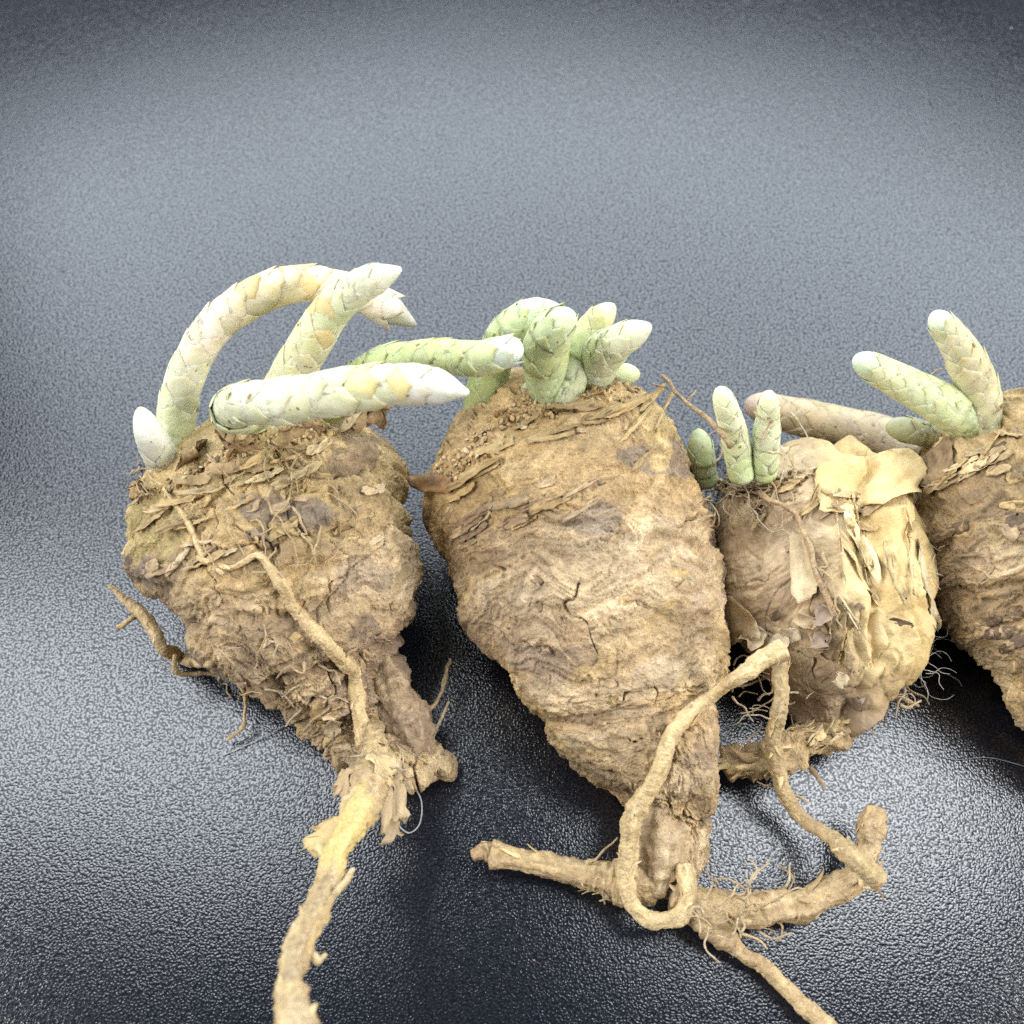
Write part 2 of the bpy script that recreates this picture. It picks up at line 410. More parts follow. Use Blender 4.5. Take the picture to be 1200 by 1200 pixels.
def col_skin(seed, a=TAN, b=OCH, patch=PUR, patch_amt=1.0, top=YEL, top_u=0.3, tail=PALE, tail_u=0.85, top_amt=0.6, dirt=BRN, spots=()):
    """pigment of the skin; spots = (px, py, half sizes, colour) stained places found in the photograph"""
    def f(base, ring, u, th, d, info):
        q = info['q']
        n1 = fbm(base * 1.2 + 2, 4, seed); ns = fbm(q * np.array([4.2, 0.9, 0.9]), 4, seed + 3); n3 = fbm(base * 0.8, 2, seed + 6); n4 = fbm(base * 9, 3, seed + 15)
        nf = fbm(q * np.array([14, 2.2, 2.2]), 3, seed + 18)
        C = mixc(a, b, sstep(-0.25, 0.3, n1))
        C = mixc(C, PALE, 0.6 * sstep(0.05, 0.4, ns + 0.35 * (info['cidb'] - 0.5)))
        C = mixc(C, dirt, 0.48 * sstep(0.05, 0.42, -ns + 0.25 * n1 + 0.2 * nf))
        C = mixc(C, patch, 0.5 * patch_amt * sstep(0.62, 0.66, info['cid'] * .6 + .4 * info['cidb'] + 0.45 * n3) * sstep(0.02, 0.06, info['edge']))
        C = mixc(C, patch, 0.4 * patch_amt * sstep(0.12, 0.4, fbm(base * 1.1 + 40, 3, seed + 9)))
        C = mixc(C, top, top_amt * sstep(top_u + 0.06, top_u - 0.14, u + 0.15 * n1))
        C = mixc(C, tail, 0.5 * sstep(tail_u - 0.1, tail_u + 0.1, u + 0.1 * ns))
        px, py = project(base); up = np.sin(th)[None] > -0.2
        for k, (sx, sy, rx, ry, col, amt) in enumerate(spots):
            r = np.hypot((px - sx) / rx, (py - sy) / ry) + 1.5 * fbm(base * 2.6 + k, 3, seed + 80)
            C = mixc(C, col, amt * sstep(1.05, 0.85, r) * up)
        C = C * (0.88 + 0.26 * info['cidb'][..., None]) * (1 + 0.20 * n4[..., None]) * (1 + 0.25 * nf[..., None])
        return mixc(C, (0.10, 0.062, 0.035), 0.4 * info['crack'])
    return f
_c3 = col_skin(120, a=(0.40, 0.275, 0.155), b=TAN, patch_amt=0.3, top=YEL, top_u=0.2)
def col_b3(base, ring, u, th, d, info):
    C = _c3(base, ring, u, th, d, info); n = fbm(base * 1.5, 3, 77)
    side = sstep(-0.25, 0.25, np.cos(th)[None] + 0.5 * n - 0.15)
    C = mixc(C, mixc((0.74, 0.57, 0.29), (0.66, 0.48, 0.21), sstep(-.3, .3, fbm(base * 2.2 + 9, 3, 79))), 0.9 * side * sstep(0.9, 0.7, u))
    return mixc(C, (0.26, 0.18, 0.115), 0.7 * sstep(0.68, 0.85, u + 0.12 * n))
b1 = build_body([((188, 634), (444, 540)), ((168, 650), (458, 572)), ((187, 690), (468, 628)), ((227, 742), (467, 690)), ((288, 786), (458, 746)),
                 ((338, 830), (450, 802)), ((384, 868), (464, 838)), ((410, 892), (496, 872)), ((445, 910), (518, 896))],
                (0.74, 0.82, 0.9), 340, 600, disp_wrinkled(3, 1.2, 0.95, 0.8, 1.0, 0.0, 0.8),
                col_skin(3, top_u=0.30, spots=[(365, 607, 24, 16, GRY, .7), (315, 622, 34, 24, PUR, .7), (425, 530, 40, 26, (.24, .17, .115), .7), (180, 665, 28, 24, PUR, .8), (175, 612, 26, 30, (.46, .36, .16), .8), (450, 640, 30, 20, PALE, .6)]), cap0=0.06, cap1=0.4)
b2 = build_body([((540, 590), (735, 490)), ((506, 614), (782, 510)), ((509, 629), (806, 542)), ((535, 680), (826, 615)), ((562, 737), (845, 692)),
                 ((600, 794), (850, 757)), ((640, 844), (843, 812)), ((668, 888), (840, 875)), ((708, 914), (834, 930)), ((738, 948), (829, 968)), ((746, 990), (824, 1002)), ((755, 1040), (808, 1045))],
                (0.84, 0.88, 0.92), 390, 600, disp_wrinkled(60, 0.62, 0.85, 1.0, 0.6, 0.0, 0.85),
                col_skin(60, a=(0.50, 0.355, 0.205), patch=GRY, patch_amt=0.5, top_u=0.34, top_amt=0.55, top=(0.52, 0.345, 0.15),
                         spots=[(762, 540, 30, 15, GRY, .6), (805, 555, 18, 11, GRY, .45), (708, 608, 30, 20, (.24, .185, .14), .7), (640, 770, 34, 20, (.25, .18, .14), .5), (560, 650, 40, 40, (.25, .165, .09), .5), (735, 700, 40, 50, PALE, .4), (765, 500, 26, 40, YEL, .6)]), cap0=0.12, cap1=0.4)
b3 = build_body([((858, 606), (1030, 590)), ((836, 622), (1064, 606)), ((834, 648), (1068, 648)), ((842, 690), (1074, 692)), ((858, 732), (1068, 738)),
                 ((885, 772), (1056, 772)), ((910, 802), (1026, 812)), ((930, 832), (1000, 848))],
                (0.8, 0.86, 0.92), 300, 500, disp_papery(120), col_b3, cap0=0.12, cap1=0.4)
b4 = build_body([((1078, 588), (1270, 532)), ((1068, 606), (1330, 556)), ((1085, 622), (1366, 560)), ((1110, 692), (1368, 660)), ((1150, 762), (1356, 760)),
                 ((1200, 832), (1338, 850)), ((1250, 900), (1310, 920))],
                (0.84, 0.88, 0.92), 290, 520, disp_wrinkled(180, 0.9, 1.2, 0.8, 1.0), col_skin(180, a=(0.38, 0.265, 0.15), patch=BRN, top_u=0.22, top_amt=0.7), cap0=0.10, cap1=0.4)
BODIES += [b1, b2, b3, b4]
GROUP = 'sprouting tubers laid side by side on the table'
roots = []
for b, lab in ((b1, 'brown wrinkled tuber at far left with long arching white shoots and yellow tail root'),
               (b2, 'largest tan tuber in the middle with looped root and short green shoots'),
               (b3, 'small tuber with torn pale yellow papery wrapper and tangled fine rootlets'),
               (b4, 'brown tuber at the right edge, cut off by the frame, with blunt fuzzy shoots')):
    base = b.centre.copy(); base[2] = 0
    t = thing('sprouting_tuber', lab, 'tuber', base, GROUP); roots.append(t)
    b.root = t; part('tuber_body', b.mesh, M_PAPER if b is b3 else M_SKIN, t, t)
t1, t2, t3, t4 = roots

# ------------------------------------------------------------------ shoots with overlapping scales
def scale_mesh(seed, half=52, length=1.75, lift=0.10, pointed=1.6, nu=6, nv=6):
    """one leaf scale on a shoot of radius 1 (cm); x across, y towards the tip, z outwards (origin on the axis)"""
    r = np.random.default_rng(seed); V = []; C = []
    for b in range(nv + 1):
        v = b / nv; w = (1 - max(0, (v - 0.35) / 0.65) ** pointed) * (0.85 + 0.15 * min(1, v / 0.3)); w = max(w, 0.05)
        for a in range(nu + 1):
            u = a / nu * 2 - 1; ang = math.radians(half) * w * u
            rad = 0.985 + lift * v ** 1.3 * (1 - 0.55 * u * u) + 0.03 * math.sin(math.pi * v) + 0.008 * r.normal()
            y = length * (v - 0.5) - 0.12 * (1 - math.cos(u * 1.5)) * v
            V.append((rad * math.sin(ang), y, rad * math.cos(ang)))
            k = max(0, (v - 0.72) / 0.28) ** 1.5 * (1 - 0.6 * abs(u))
            e = 1.0 + 0.05 * (1 - v)
            C.append((e * (1 - 0.10 * k), e * (1 - 0.24 * k), e * (1 - 0.50 * k)))
    n = (nu + 1) * (nv + 1); idx = np.arange(n).reshape(nv + 1, nu + 1)
    quads = [tuple(q) for q in np.stack([idx[:-1, :-1], idx[:-1, 1:], idx[1:, 1:], idx[1:, :-1]], -1).reshape(-1, 4)]
    ring = list(idx[0, :]) + list(idx[1:, -1]) + list(idx[-1, -2::-1]) + list(idx[-2:0:-1, 0])
    for k, q in enumerate(ring):
        x, y, z = V[q]; h = math.hypot(x, z); f = max(0.95, h - 0.028) / h; V.append((x * f, y * 0.985, z * f)); C.append(C[q])
    m = len(ring)
    for k in range(m): quads.append((ring[(k + 1) % m], ring[k], n + k, n + (k + 1) % m))
    me = make_mesh('shoot_scale', V, quads, C); me.materials.append(M_SCALE); return me
SC_BOLD = [scale_mesh(k, 64 + 3 * k, 2.1 + .12 * k, 0.10, 2.6 + .4 * k) for k in range(3)]
SC_SOFT = [scale_mesh(k + 5, 58, 1.8, 0.045, 2.0) for k in range(3)]
SC_TIP = [scale_mesh(k + 9, 58, 1.7, 0.01, 1.3) for k in range(2)]
SC_POINT = [scale_mesh(k + 14, 50, 1.9, 0.05, 1.5) for k in range(2)]

def ramp(t, stops):
    ts = [s[0] for s in stops]; return np.array([np.interp(t, ts, [s[1][c] for s in stops]) for c in range(3)])
BR = 0.92; G_LIME = (0.52, 0.62, 0.28); G_PALE = (0.66, 0.73, 0.46); G_WHITE = (0.74, 0.75, 0.60); CREAM = (0.80, 0.70, 0.48); PINKW = (0.83, 0.74, 0.64)
WHITE = (0.68, 0.69, 0.65); BLUEW = (0.70, 0.80, 0.74); OLIVE = (0.42, 0.45, 0.22); BEIGE = (0.60, 0.48, 0.30)

def shoot(root, pts, stops, kind=SC_BOLD, rowgap=0.85, ring=5, tip='point', seed=0, grow=1.0, jit=0.06, odd=None, tiplen=2.0):
    """pts: (px, py, z cm, half width px) from the base to the tip"""
    A = []
    for (x, y, z, w) in pts:
        p = at_z(x, y, z); A.append(np.r_[p, 0.93 * w * depth(p) / Fpx])
    A = np.array(A)
    Q, L = resample(crom(A, 160), 120); P, R = Q[:, :3], Q[:, 3].copy()
    s = np.linspace(0, L, 120); rt = R[-1]
    e = np.clip((L - s) / (rt * tiplen), 0, 1)
    R = R * (np.sqrt(np.clip(1 - (1 - e) ** 2, 0, 1)) if tip == 'round' else np.clip(e, 0, 1) ** 0.72)
    R = R * (1 + 0.07 * fbm(np.stack([s / rt * .5, 0 * s + seed, 0 * s], -1), 2, seed + 3))
    R = np.maximum(R, 0.012)
    r = np.random.default_rng(seed + 100)
    def cf(tt, q, rr):
        C = np.stack([np.interp(tt, [k[0] for k in stops], [k[1][c] for k in stops]) for c in range(3)], -1)
        n = fbm(q * 0.8, 3, seed); C = C * BR * np.array([1.03, 1.0, 0.92]); C = C * 0.92 + C.mean(-1, keepdims=True) * 0.08; return np.clip(C * (1 + 0.08 * n[..., None]), 0, .95)
    core = tube_mesh('shoot', P[::2], R[::2] * 0.97, 20, cf, 0.04, seed, samples=70)
    so = part('shoot', core, M_SHOOT, root, root)
    T = np.gradient(P, axis=0); T /= np.linalg.norm(T, axis=1)[:, None]
    N = np.zeros_like(P); a0 = np.array([0, 0, 1.0]); a0 = a0 if abs(T[0][2]) < .95 else np.array([0, 1.0, 0])
    N[0] = unit(a0 - T[0] * a0.dot(T[0]))
    for k in range(1, len(P)): N[k] = unit(N[k - 1] - T[k] * N[k - 1].dot(T[k]))
    dR = np.gradient(R, s)
    pos = R[0] * 0.3; row = 0
    while pos < L - rt * 0.8:
        k = int(pos / L * 119); rad = R[k]
        if rad < 0.03: break
        if pos > L - rt * tiplen * (1.25 if tip == 'round' else 0.8 if seed == 1 else 1.15): break
        nring = ring if pos < L - rt * tiplen * 0.7 else 3
        for j in range(nring):
            ph = 2 * math.pi * (j + 0.5 * (row % 2)) / nring + r.normal() * 0.16
            D = N[k] * math.cos(ph) + np.cross(T[k], N[k]) * math.sin(ph)
            sl = np.clip(dR[k], -1.1, 0.5)
            y = unit(T[k] + sl * 0.85 * D); x = unit(np.cross(y, D)); z = np.cross(x, y)
            me = (SC_TIP if nring == 3 else kind)[r.integers(0, 2)]; sj = 1 + r.normal(0, .05)
            o = bpy.data.objects.new('scale', me); COL.objects.link(o); o.parent = so
            c = ramp(pos / L, stops) * (1 + r.normal(0, jit)) * np.array([1 + r.normal(0, .015), 1, 1 + r.normal(0, .04)])
            if odd and odd[0] < pos / L < odd[1] and r.random() < odd[3]: c = np.array(odd[2])
            c = c * BR * np.array([1.03, 1.0, 0.92]); c = c * 0.92 + c.mean() * 0.08; o.color = (*np.clip(c, 0, 0.95), 1)
            sc = rad * grow
            c3 = P[k] - root.location * 0 
            y = y * sj; M = Matrix(((x[0] * sc, y[0] * sc, z[0] * sc, P[k][0] * CM), (x[1] * sc, y[1] * sc, z[1] * sc, P[k][1] * CM),
                        (x[2] * sc, y[2] * sc, z[2] * sc, P[k][2] * CM), (0, 0, 0, 1)))
            o.matrix_basis = M
        pos += rad * rowgap * (1 + r.normal(0, .10)); row += 1
    return so

# far-left tuber
shoot(t1, [(208, 548, 1.7, 19), (206, 500, 2.0, 22), (218, 440, 2.5, 23), (252, 382, 2.9, 23), (305, 345, 3.1, 23), (358, 332, 3.1, 22), (412, 342, 2.9, 21), (448, 358, 2.7, 22), (490, 383, 2.5, 18)],
      [(0, G_LIME), (.12, G_PALE), (.25, G_WHITE), (.4, PINKW), (.55, CREAM), (.7, CREAM), (.85, PINKW), (1, WHITE)], SC_BOLD, 0.9, 4, 'point', 1, 1.0, 0.07, (0.5, 0.75, (0.76, 0.60, 0.32), 0.3), 2.4)
shoot(t1, [(310, 505, 2.0, 24), (335, 452, 2.5, 26), (362, 405, 3.0, 26), (390, 362, 3.4, 25), (425, 334, 3.7, 22), (472, 314, 3.9, 19)],
      [(0, G_PALE), (.2, G_PALE), (.45, (0.74, 0.70, 0.50)), (.7, G_PALE), (.85, G_WHITE), (1, WHITE)], SC_SOFT, 0.85, 5, 'point', 2, 1.0, 0.05, (0.4, 0.85, (0.72, 0.60, 0.30), 0.12), 1.8)
shoot(t1, [(392, 478, 2.2, 18), (430, 434, 2.7, 20), (470, 420, 3.0, 20), (515, 416, 3.2, 20), (560, 420, 3.4, 22), (613, 406, 3.6, 17)],
      [(0, G_LIME), (.3, (0.56, 0.68, 0.36)), (.65, (0.58, 0.68, 0.34)), (.85, (0.62, 0.70, 0.38)), (.93, BLUEW), (1, (0.74, 0.84, 0.80))], SC_BOLD, 0.95, 4, 'round', 3, 0.98, 0.04, (0.6, 0.85, (0.60, 0.56, 0.22), 0.15), 1.2)
shoot(t1, [(300, 488, 2.3, 20), (274, 484, 3.0, 25), (284, 474, 3.5, 27), (330, 470, 3.6, 28), (390, 461, 3.7, 28), (450, 452, 3.8, 27), (505, 452, 3.9, 24), (552, 461, 4.0, 19)],
      [(0, G_PALE), (.3, G_PALE), (.5, G_WHITE), (.7, (0.74, 0.77, 0.52)), (.8, G_WHITE), (.88, WHITE), (1, (0.78, 0.80, 0.78))], SC_BOLD, 0.95, 4, 'point', 4, 1.0, 0.05, (0.5, 0.85, (0.78, 0.70, 0.36), 0.15), 2.6)
shoot(t1, [(197, 550, 1.7, 21), (185, 528, 2.1, 22), (174, 505, 2.4, 20), (163, 477, 2.5, 16)], [(0, G_PALE), (.3, G_WHITE), (.6, WHITE), (.9, WHITE), (1, (0.78, 0.6, 0.42))], SC_SOFT, 1.3, 3, 'round', 5, 1.0, 0.03, None, 2.6)
# middle tuber
shoot(t2, [(562, 525, 1.7, 24), (568, 470, 2.1, 25), (580, 420, 2.5, 24), (600, 385, 2.8, 24), (632, 369, 2.9, 22), (664, 380, 2.8, 18)],
      [(0, OLIVE), (.35, (0.48, 0.55, 0.24)), (.6, (0.60, 0.72, 0.36)), (.8, (0.64, 0.76, 0.48)), (1, BLUEW)], SC_SOFT, 0.8, 5, 'round', 6, 1.0, 0.04, None, 1.4)
shoot(t2, [(650, 480, 2.2, 26), (641, 440, 2.6, 29), (640, 408, 3.0, 29), (650, 385, 3.3, 25), (672, 366, 3.5, 18)],
      [(0, G_PALE), (.3, (0.58, 0.72, 0.38)), (.7, (0.60, 0.70, 0.36)), (1, (0.70, 0.80, 0.58))], SC_POINT, 0.7, 6, 'round', 7, 0.95, 0.05, None, 1.2)
shoot(t2, [(666, 462, 2.5, 18), (674, 425, 2.7, 21), (690, 390, 2.9, 20), (720, 356, 3.1, 14)],
      [(0, G_PALE), (.5, (0.64, 0.72, 0.40)), (.85, (0.70, 0.68, 0.34)), (1, (0.8, 0.8, 0.6))], SC_SOFT, 0.75, 5, 'round', 8, 1.0, 0.05, None, 2.0)
shoot(t2, [(690, 465, 2.2, 26), (697, 428, 2.6, 28), (722, 402, 3.1, 23), (764, 381, 3.3, 13)],
      [(0, (0.66, 0.76, 0.46)), (.4, (0.70, 0.80, 0.54)), (.8, (0.74, 0.76, 0.50)), (1, WHITE)], SC_SOFT, 0.65, 6, 'round', 9, 0.98, 0.05, None, 2.0)
shoot(t2, [(705, 448, 2.3, 14), (725, 440, 2.4, 15), (750, 438, 2.4, 13)], [(0, G_PALE), (1, (0.62, 0.68, 0.42))], SC_SOFT, 0.9, 4, 'round', 10, 1.0, 0.03, None, 1.4)
shoot(t2, [(592, 498, 2.1, 13), (608, 476, 2.2, 15), (622, 448, 2.4, 13)], [(0, G_PALE), (1, G_PALE)], SC_SOFT, 0.9, 4, 'round', 11, 1.0, 0.03, None, 1.4)
# small papery tuber
shoot(t3, [(868, 552, 1.9, 16), (862, 515, 2.3, 17), (853, 484, 2.7, 16), (843, 454, 3.0, 12)], [(0, (0.66, 0.80, 0.42)), (.5, (0.80, 0.90, 0.60)), (1, (0.82, 0.86, 0.58))], SC_SOFT, 0.85, 4, 'round', 12, 1.0, 0.04, None, 1.6)
shoot(t3, [(896, 550, 1.9, 16), (898, 515, 2.3, 17), (900, 485, 2.6, 15), (901, 459, 2.9, 11)], [(0, (0.70, 0.84, 0.46)), (.5, (0.82, 0.90, 0.62)), (1, (0.84, 0.86, 0.60))], SC_SOFT, 0.85, 4, 'round', 13, 1.0, 0.04, None, 1.6)
shoot(t3, [(826, 560, 1.3, 15), (822, 535, 1.5, 17), (818, 502, 1.7, 12)], [(0, (0.36, 0.42, 0.22)), (1, (0.46, 0.52, 0.32))], SC_SOFT, 0.9, 4, 'round', 14, 1.0, 0.04, None, 1.6)
# right-edge tuber
shoot(t4, [(1075, 528, 0.9, 22), (1040, 512, 0.75, 24), (985, 499, 0.62, 24), (930, 487, 0.6, 23), (872, 472, 0.6, 18)],
      [(0, (0.55, 0.46, 0.34)), (.3, (0.60, 0.48, 0.32)), (.6, BEIGE), (.85, (0.64, 0.50, 0.34)), (1, (0.66, 0.50, 0.44))], SC_SOFT, 0.75, 6, 'round', 15, 1.0, 0.05, None, 1.5)
shoot(t4, [(1130, 492, 2.0, 24), (1105, 474, 2.2, 26), (1060, 450, 2.4, 23), (1000, 419, 2.6, 16)],
      [(0, (0.58, 0.68, 0.36)), (.35, (0.64, 0.72, 0.42)), (.8, (0.66, 0.68, 0.42)), (.95, (0.62, 0.74, 0.58)), (1, BLUEW)], SC_SOFT, 0.7, 6, 'round', 16, 1.0, 0.04, None, 1.4)
shoot(t4, [(1152, 495, 2.0, 22), (1146, 455, 2.3, 25), (1124, 408, 2.7, 22), (1093, 366, 3.0, 15)],
      [(0, (0.60, 0.62, 0.38)), (.4, (0.62, 0.56, 0.34)), (.8, (0.66, 0.64, 0.42)), (.93, (0.64, 0.74, 0.56)), (1, BLUEW)], SC_SOFT, 0.7, 6, 'round', 17, 1.0, 0.04, None, 1.4)
shoot(t4, [(1095, 512, 1.5, 15), (1070, 505, 1.6, 17), (1038, 499, 1.6, 14)], [(0, (0.54, 0.52, 0.30)), (1, (0.52, 0.54, 0.34))], SC_SOFT, 0.85, 5, 'round', 18, 1.0, 0.04, None, 1.4)

# ------------------------------------------------------------------ roots
def rcol(a, b, seed, fleck=0.5):
    def f(tt, q, rr):
        n = fbm(q * 1.1, 4, seed); n2 = fbm(q * 3 + 4, 3, seed + 3)
        C = mixc(a, b, sstep(-0.3, 0.35, n)); n3 = fbm(q * 6, 3, seed + 6); st = fbm(q * np.array([.35, 3.2, 3.2]), 3, seed + 12); C = mixc(C, BRN, .32 * sstep(.05, .4, st)); C = mixc(C, PALE, .45 * sstep(.05, .4, -st)); C = mixc(C, BRN, fleck * sstep(0.05, 0.45, n2)); C = mixc(C, PALE, .5 * sstep(.1, .4, n3)); return C * (1 + .25 * n2[..., None])
    return f
def peeled(f):
    def g(tt, q, rr):
        n = fbm(q * .8, 3, 4); return mixc(f(tt, q, rr), (.72, .55, .20), .65 * sstep(.13, .05, abs(tt - .45) + .12 * n))
    return g
def pt3(p, lift_px=0.0):
    """(px, py, z) or (px, py, 's', lift cm): point at a height, or on whatever surface is seen there"""
    if p[2] == 's':
        q, n = hit(p[0], p[1]); return q + n * p[3]
    return at_z(p[0], p[1], p[2])
ROOTPATH = [None, None]
def root(owner, parent, pts, widths, col, name='root', rough=0.22, seed=0, nseg=20, fibre=0.15, samples=None, kink=0.9):
    P = np.array([pt3(p) for p in pts]); R = np.array([w * depth(p) / Fpx for p, w in zip(P, widths)])
    D_ = crom(np.c_[P, R], 12 * len(P)); D_, L_ = resample(D_, max(8, 6 * len(P))); tt = np.linspace(0, L_, len(D_)); rm = R.mean()
    kn = lambda o, f: fbm(np.stack([tt / (rm * f) + o, 0 * tt + seed * .37, 0 * tt], -1), 3, seed + 60)
    fd = np.minimum(1, np.minimum(tt, L_ - tt) / (rm * 3 + 1e-9))[:, None]
    P = D_[:, :3] + fd * rm * kink * np.stack([kn(0, 5), kn(40, 5), .5 * kn(80, 5)], -1); R = D_[:, 3] * (1 + 0.45 * kn(120, 4) * min(1, kink + .2))
    P[:, 2] = np.maximum(P[:, 2], R * 0.9 + 0.01); ROOTPATH[:] = [P, R]
    return part(name, tube_mesh(name, P, R, nseg, col, rough, seed, samples, fibre=fibre), M_ROOT, parent, owner)

ROOT_T = (0.62, 0.45, 0.22); ROOT_D = (0.46, 0.32, 0.165); ROOT_Y = (0.72, 0.55, 0.28)
def fray(owner, parent, n, seed, size=(6, 16), cols=None):
    """thin shreds of peeling root skin along the last root made"""
    P, R = ROOTPATH; r = np.random.default_rng(seed + 3000); cols = cols or (ROOT_T, ROOT_Y, ROOT_D, PALE)
    for k in range(n):
        i = r.integers(1, len(P) - 1); T = unit(P[i + 1] - P[i - 1]); a = unit(np.cross(T, (0, 0, 1))); b = np.cross(a, T); b = b if b[2] > 0 else -b
        ph = r.uniform(-.4, math.pi + .4); D = a * math.cos(ph) + b * math.sin(ph); S_ = np.cross(T, D)
        px = depth(P[i]) / Fpx; l = r.uniform(*size) * px; wd = l * r.uniform(.25, .6); T = T * r.choice([-1, 1])
        U, V = np.meshgrid(np.linspace(0, 1, 5), np.linspace(-1, 1, 3), indexing='ij')
        lift = R[i] * (0.9 + 0.1 * U) + l * r.uniform(.05, .35) * U ** 2
        wv = wd * (1 - .75 * U ** 1.3) * (1 + .2 * r.normal(size=U.shape)) + .001
        G = P[i] + T * (U * l)[..., None] + S_ * (V * wv * .5 + .3 * l * r.normal() * U ** 2)[..., None] + D * lift[..., None]
        G[..., 2] = np.maximum(G[..., 2], .015); c = np.array(cols[r.integers(len(cols))]) * r.uniform(.85, 1.15)
        part('bark_shred', sheet_mesh('bark_shred', G, .006, np.zeros((5, 3, 3)) + c), M_PAPER, parent, owner)
# tail of the far-left tuber, rising towards the viewer
r1 = root(t1, t1, [(437, 850, 's', 0.05), (437, 892, 1.2), (426, 935, 1.6), (402, 985, 1.9), (384, 1035, 2.2), (363, 1085, 2.6), (346, 1135, 3.0), (342, 1180, 3.4), (352, 1240, 3.8)],
     [12, 16, 17, 17, 15, 14, 13, 16, 24], peeled(rcol((0.55, 0.40, 0.18), (0.44, 0.32, 0.17), 5, 0.5)), seed=5, nseg=36, fibre=0.22, rough=0.3, kink=.4)
fray(t1, r1, 18, 1, (10, 28))
root(t1, t1, [(440, 770, 0.75), (462, 815, 0.6), (482, 862, 0.48), (498, 900, 0.38), (503, 916, .34)], [20, 21, 20, 18, 11], rcol(TAN, (0.30, 0.21, 0.14), 6), seed=6, nseg=40, rough=.4)
r1b = root(t1, t1, [(232, 655, 's', .03), (270, 668, 's', .04), (300, 655, 's', .05), (325, 680, 's', .06), (352, 720, 's', .07), (385, 755, 's', .07), (408, 785, 's', .08), (420, 830, 's', .08), (430, 880, 's', .10)],
     [2.5, 3, 4, 6, 6.5, 7, 8, 9, 12], rcol(ROOT_T, ROOT_Y, 7, .3), seed=7)
fray(t1, r1b, 20, 2, (7, 18))
root(t1, r1b, [(178, 556, 's', .04), (205, 580, 's', .05), (225, 620, 's', .05), (240, 655, 's', .04), (262, 672, 's', .04)], [2, 3, 3.5, 3.5, 3], rcol(ROOT_T, ROOT_Y, 8, .2), 'rootlet', seed=8, nseg=8)
r1c = root(t1, t1, [(128, 686, 0.9), (150, 706, 0.8), (172, 728, 0.8), (195, 760, 0.7), (215, 775, 's', .04), (250, 776, 's', .03)], [3, 6, 6, 7, 7, 4], rcol(ROOT_T, ROOT_D, 9, .4), seed=9)
fray(t1, r1c, 8, 3, (5, 12))
root(t1, r1c, [(165, 715, 0.75), (150, 728, 0.7), (138, 735, 0.6)], [4, 4, 3], rcol(ROOT_T, ROOT_D, 10), 'rootlet', seed=10, nseg=8)
root(t1, r1c, [(205, 768, 0.7), (208, 790, 0.5), (240, 790, 0.4), (272, 795, 0.35), (287, 815, 0.3), (285, 850, 0.2), (266, 867, 0.12)], [3, 3, 2.6, 2.6, 2.6, 2.2, 2], rcol(ROOT_T, ROOT_D, 11), 'rootlet', seed=11, nseg=8)

# middle tuber
r2 = root(t2, t2, [(800, 1015, 's', .03), (806, 1045, 0.65), (793, 1073, 0.55), (765, 1080, 0.55), (742, 1060, 0.6), (734, 1015, 0.75), (740, 965, 1.0), (765, 905, 's', .10), (790, 860, 's', .12), (825, 822, 's', .12), (868, 790, 1.9), (918, 760, 2.0)],
     [10, 10, 9.5, 9, 9, 9.5, 10.5, 10, 9, 8, 8.5, 11], rcol(ROOT_T, ROOT_Y, 21, .25), seed=21, nseg=20, kink=.5, rough=0.2)
fray(t2, r2, 18, 4, (8, 20))
r2b = root(t2, t2, [(770, 1040, .4), (715, 1032, 0.4), (670, 1014, 0.4), (630, 1005, 0.4), (590, 1002, 0.42), (576, 1001, 0.42)], [20, 20, 16, 14, 17, 18], rcol(ROOT_T, ROOT_D, 22, .4), rough=.28, seed=22, nseg=32, fibre=.1)
fray(t2, r2b, 14, 5, (10, 26))
root(t2, r2b, [(580, 1000, .42), (566, 1000, .42), (554, 1003, .42)], [10, 9, 8], rcol((0.5, .32, .15), ROOT_D, 23), 'root_core', seed=23)
r2c = root(t2, t2, [(790, 1050, .4), (850, 1066, .4), (905, 1056, .4), (955, 1045, .4), (995, 1022, .42), (1012, 990, .45), (1020, 965, .5), (1026, 948, .5)], [18, 20, 17, 16, 17, 16, 18, 11], rcol(ROOT_T, ROOT_D, 24, .5), rough=.3, seed=24, nseg=32, fibre=.1)
fray(t2, r2c, 28, 6, (10, 30))
root(t2, t2, [(805, 1055, .5), (835, 1088, .35), (862, 1115, .25), (905, 1148, .22), (945, 1180, .25), (985, 1222, .3)], [16, 13, 8, 7.5, 9, 11], rcol(ROOT_T, ROOT_D, 25, .4), seed=25, nseg=16)
root(t2, t2, [(775, 905, .55), (776, 950, .60), (774, 985, .58), (772, 1020, .50), (768, 1050, .40)], [12, 22, 25, 23, 14], rcol(TAN, PALE, 26, .5), seed=26, nseg=44, rough=.4)

# small tuber
r3 = root(t3, t3, [(918, 770, 's', .06), (912, 830, 1.1), (910, 880, .8), (914, 925, .55), (940, 962, .4), (975, 985, .6), (1005, 1008, .95), (1030, 1032, .8)], [11, 9, 9, 9, 8, 9, 11, 12], rcol((0.50, .38, .18), ROOT_D, 31, .4), seed=31, nseg=18)
fray(t3, r3, 28, 31, (8, 20))
r3b = root(t3, t3, [(1030, 790, .7), (1015, 825, .6), (985, 858, .5), (940, 876, .42), (890, 884, .4), (850, 898, .35)], [24, 26, 23, 18, 16, 12], rcol(ROOT_T, ROOT_D, 32, .5), seed=32, nseg=40, rough=.55, fibre=.12)
fray(t3, r3b, 70, 32, (12, 34))

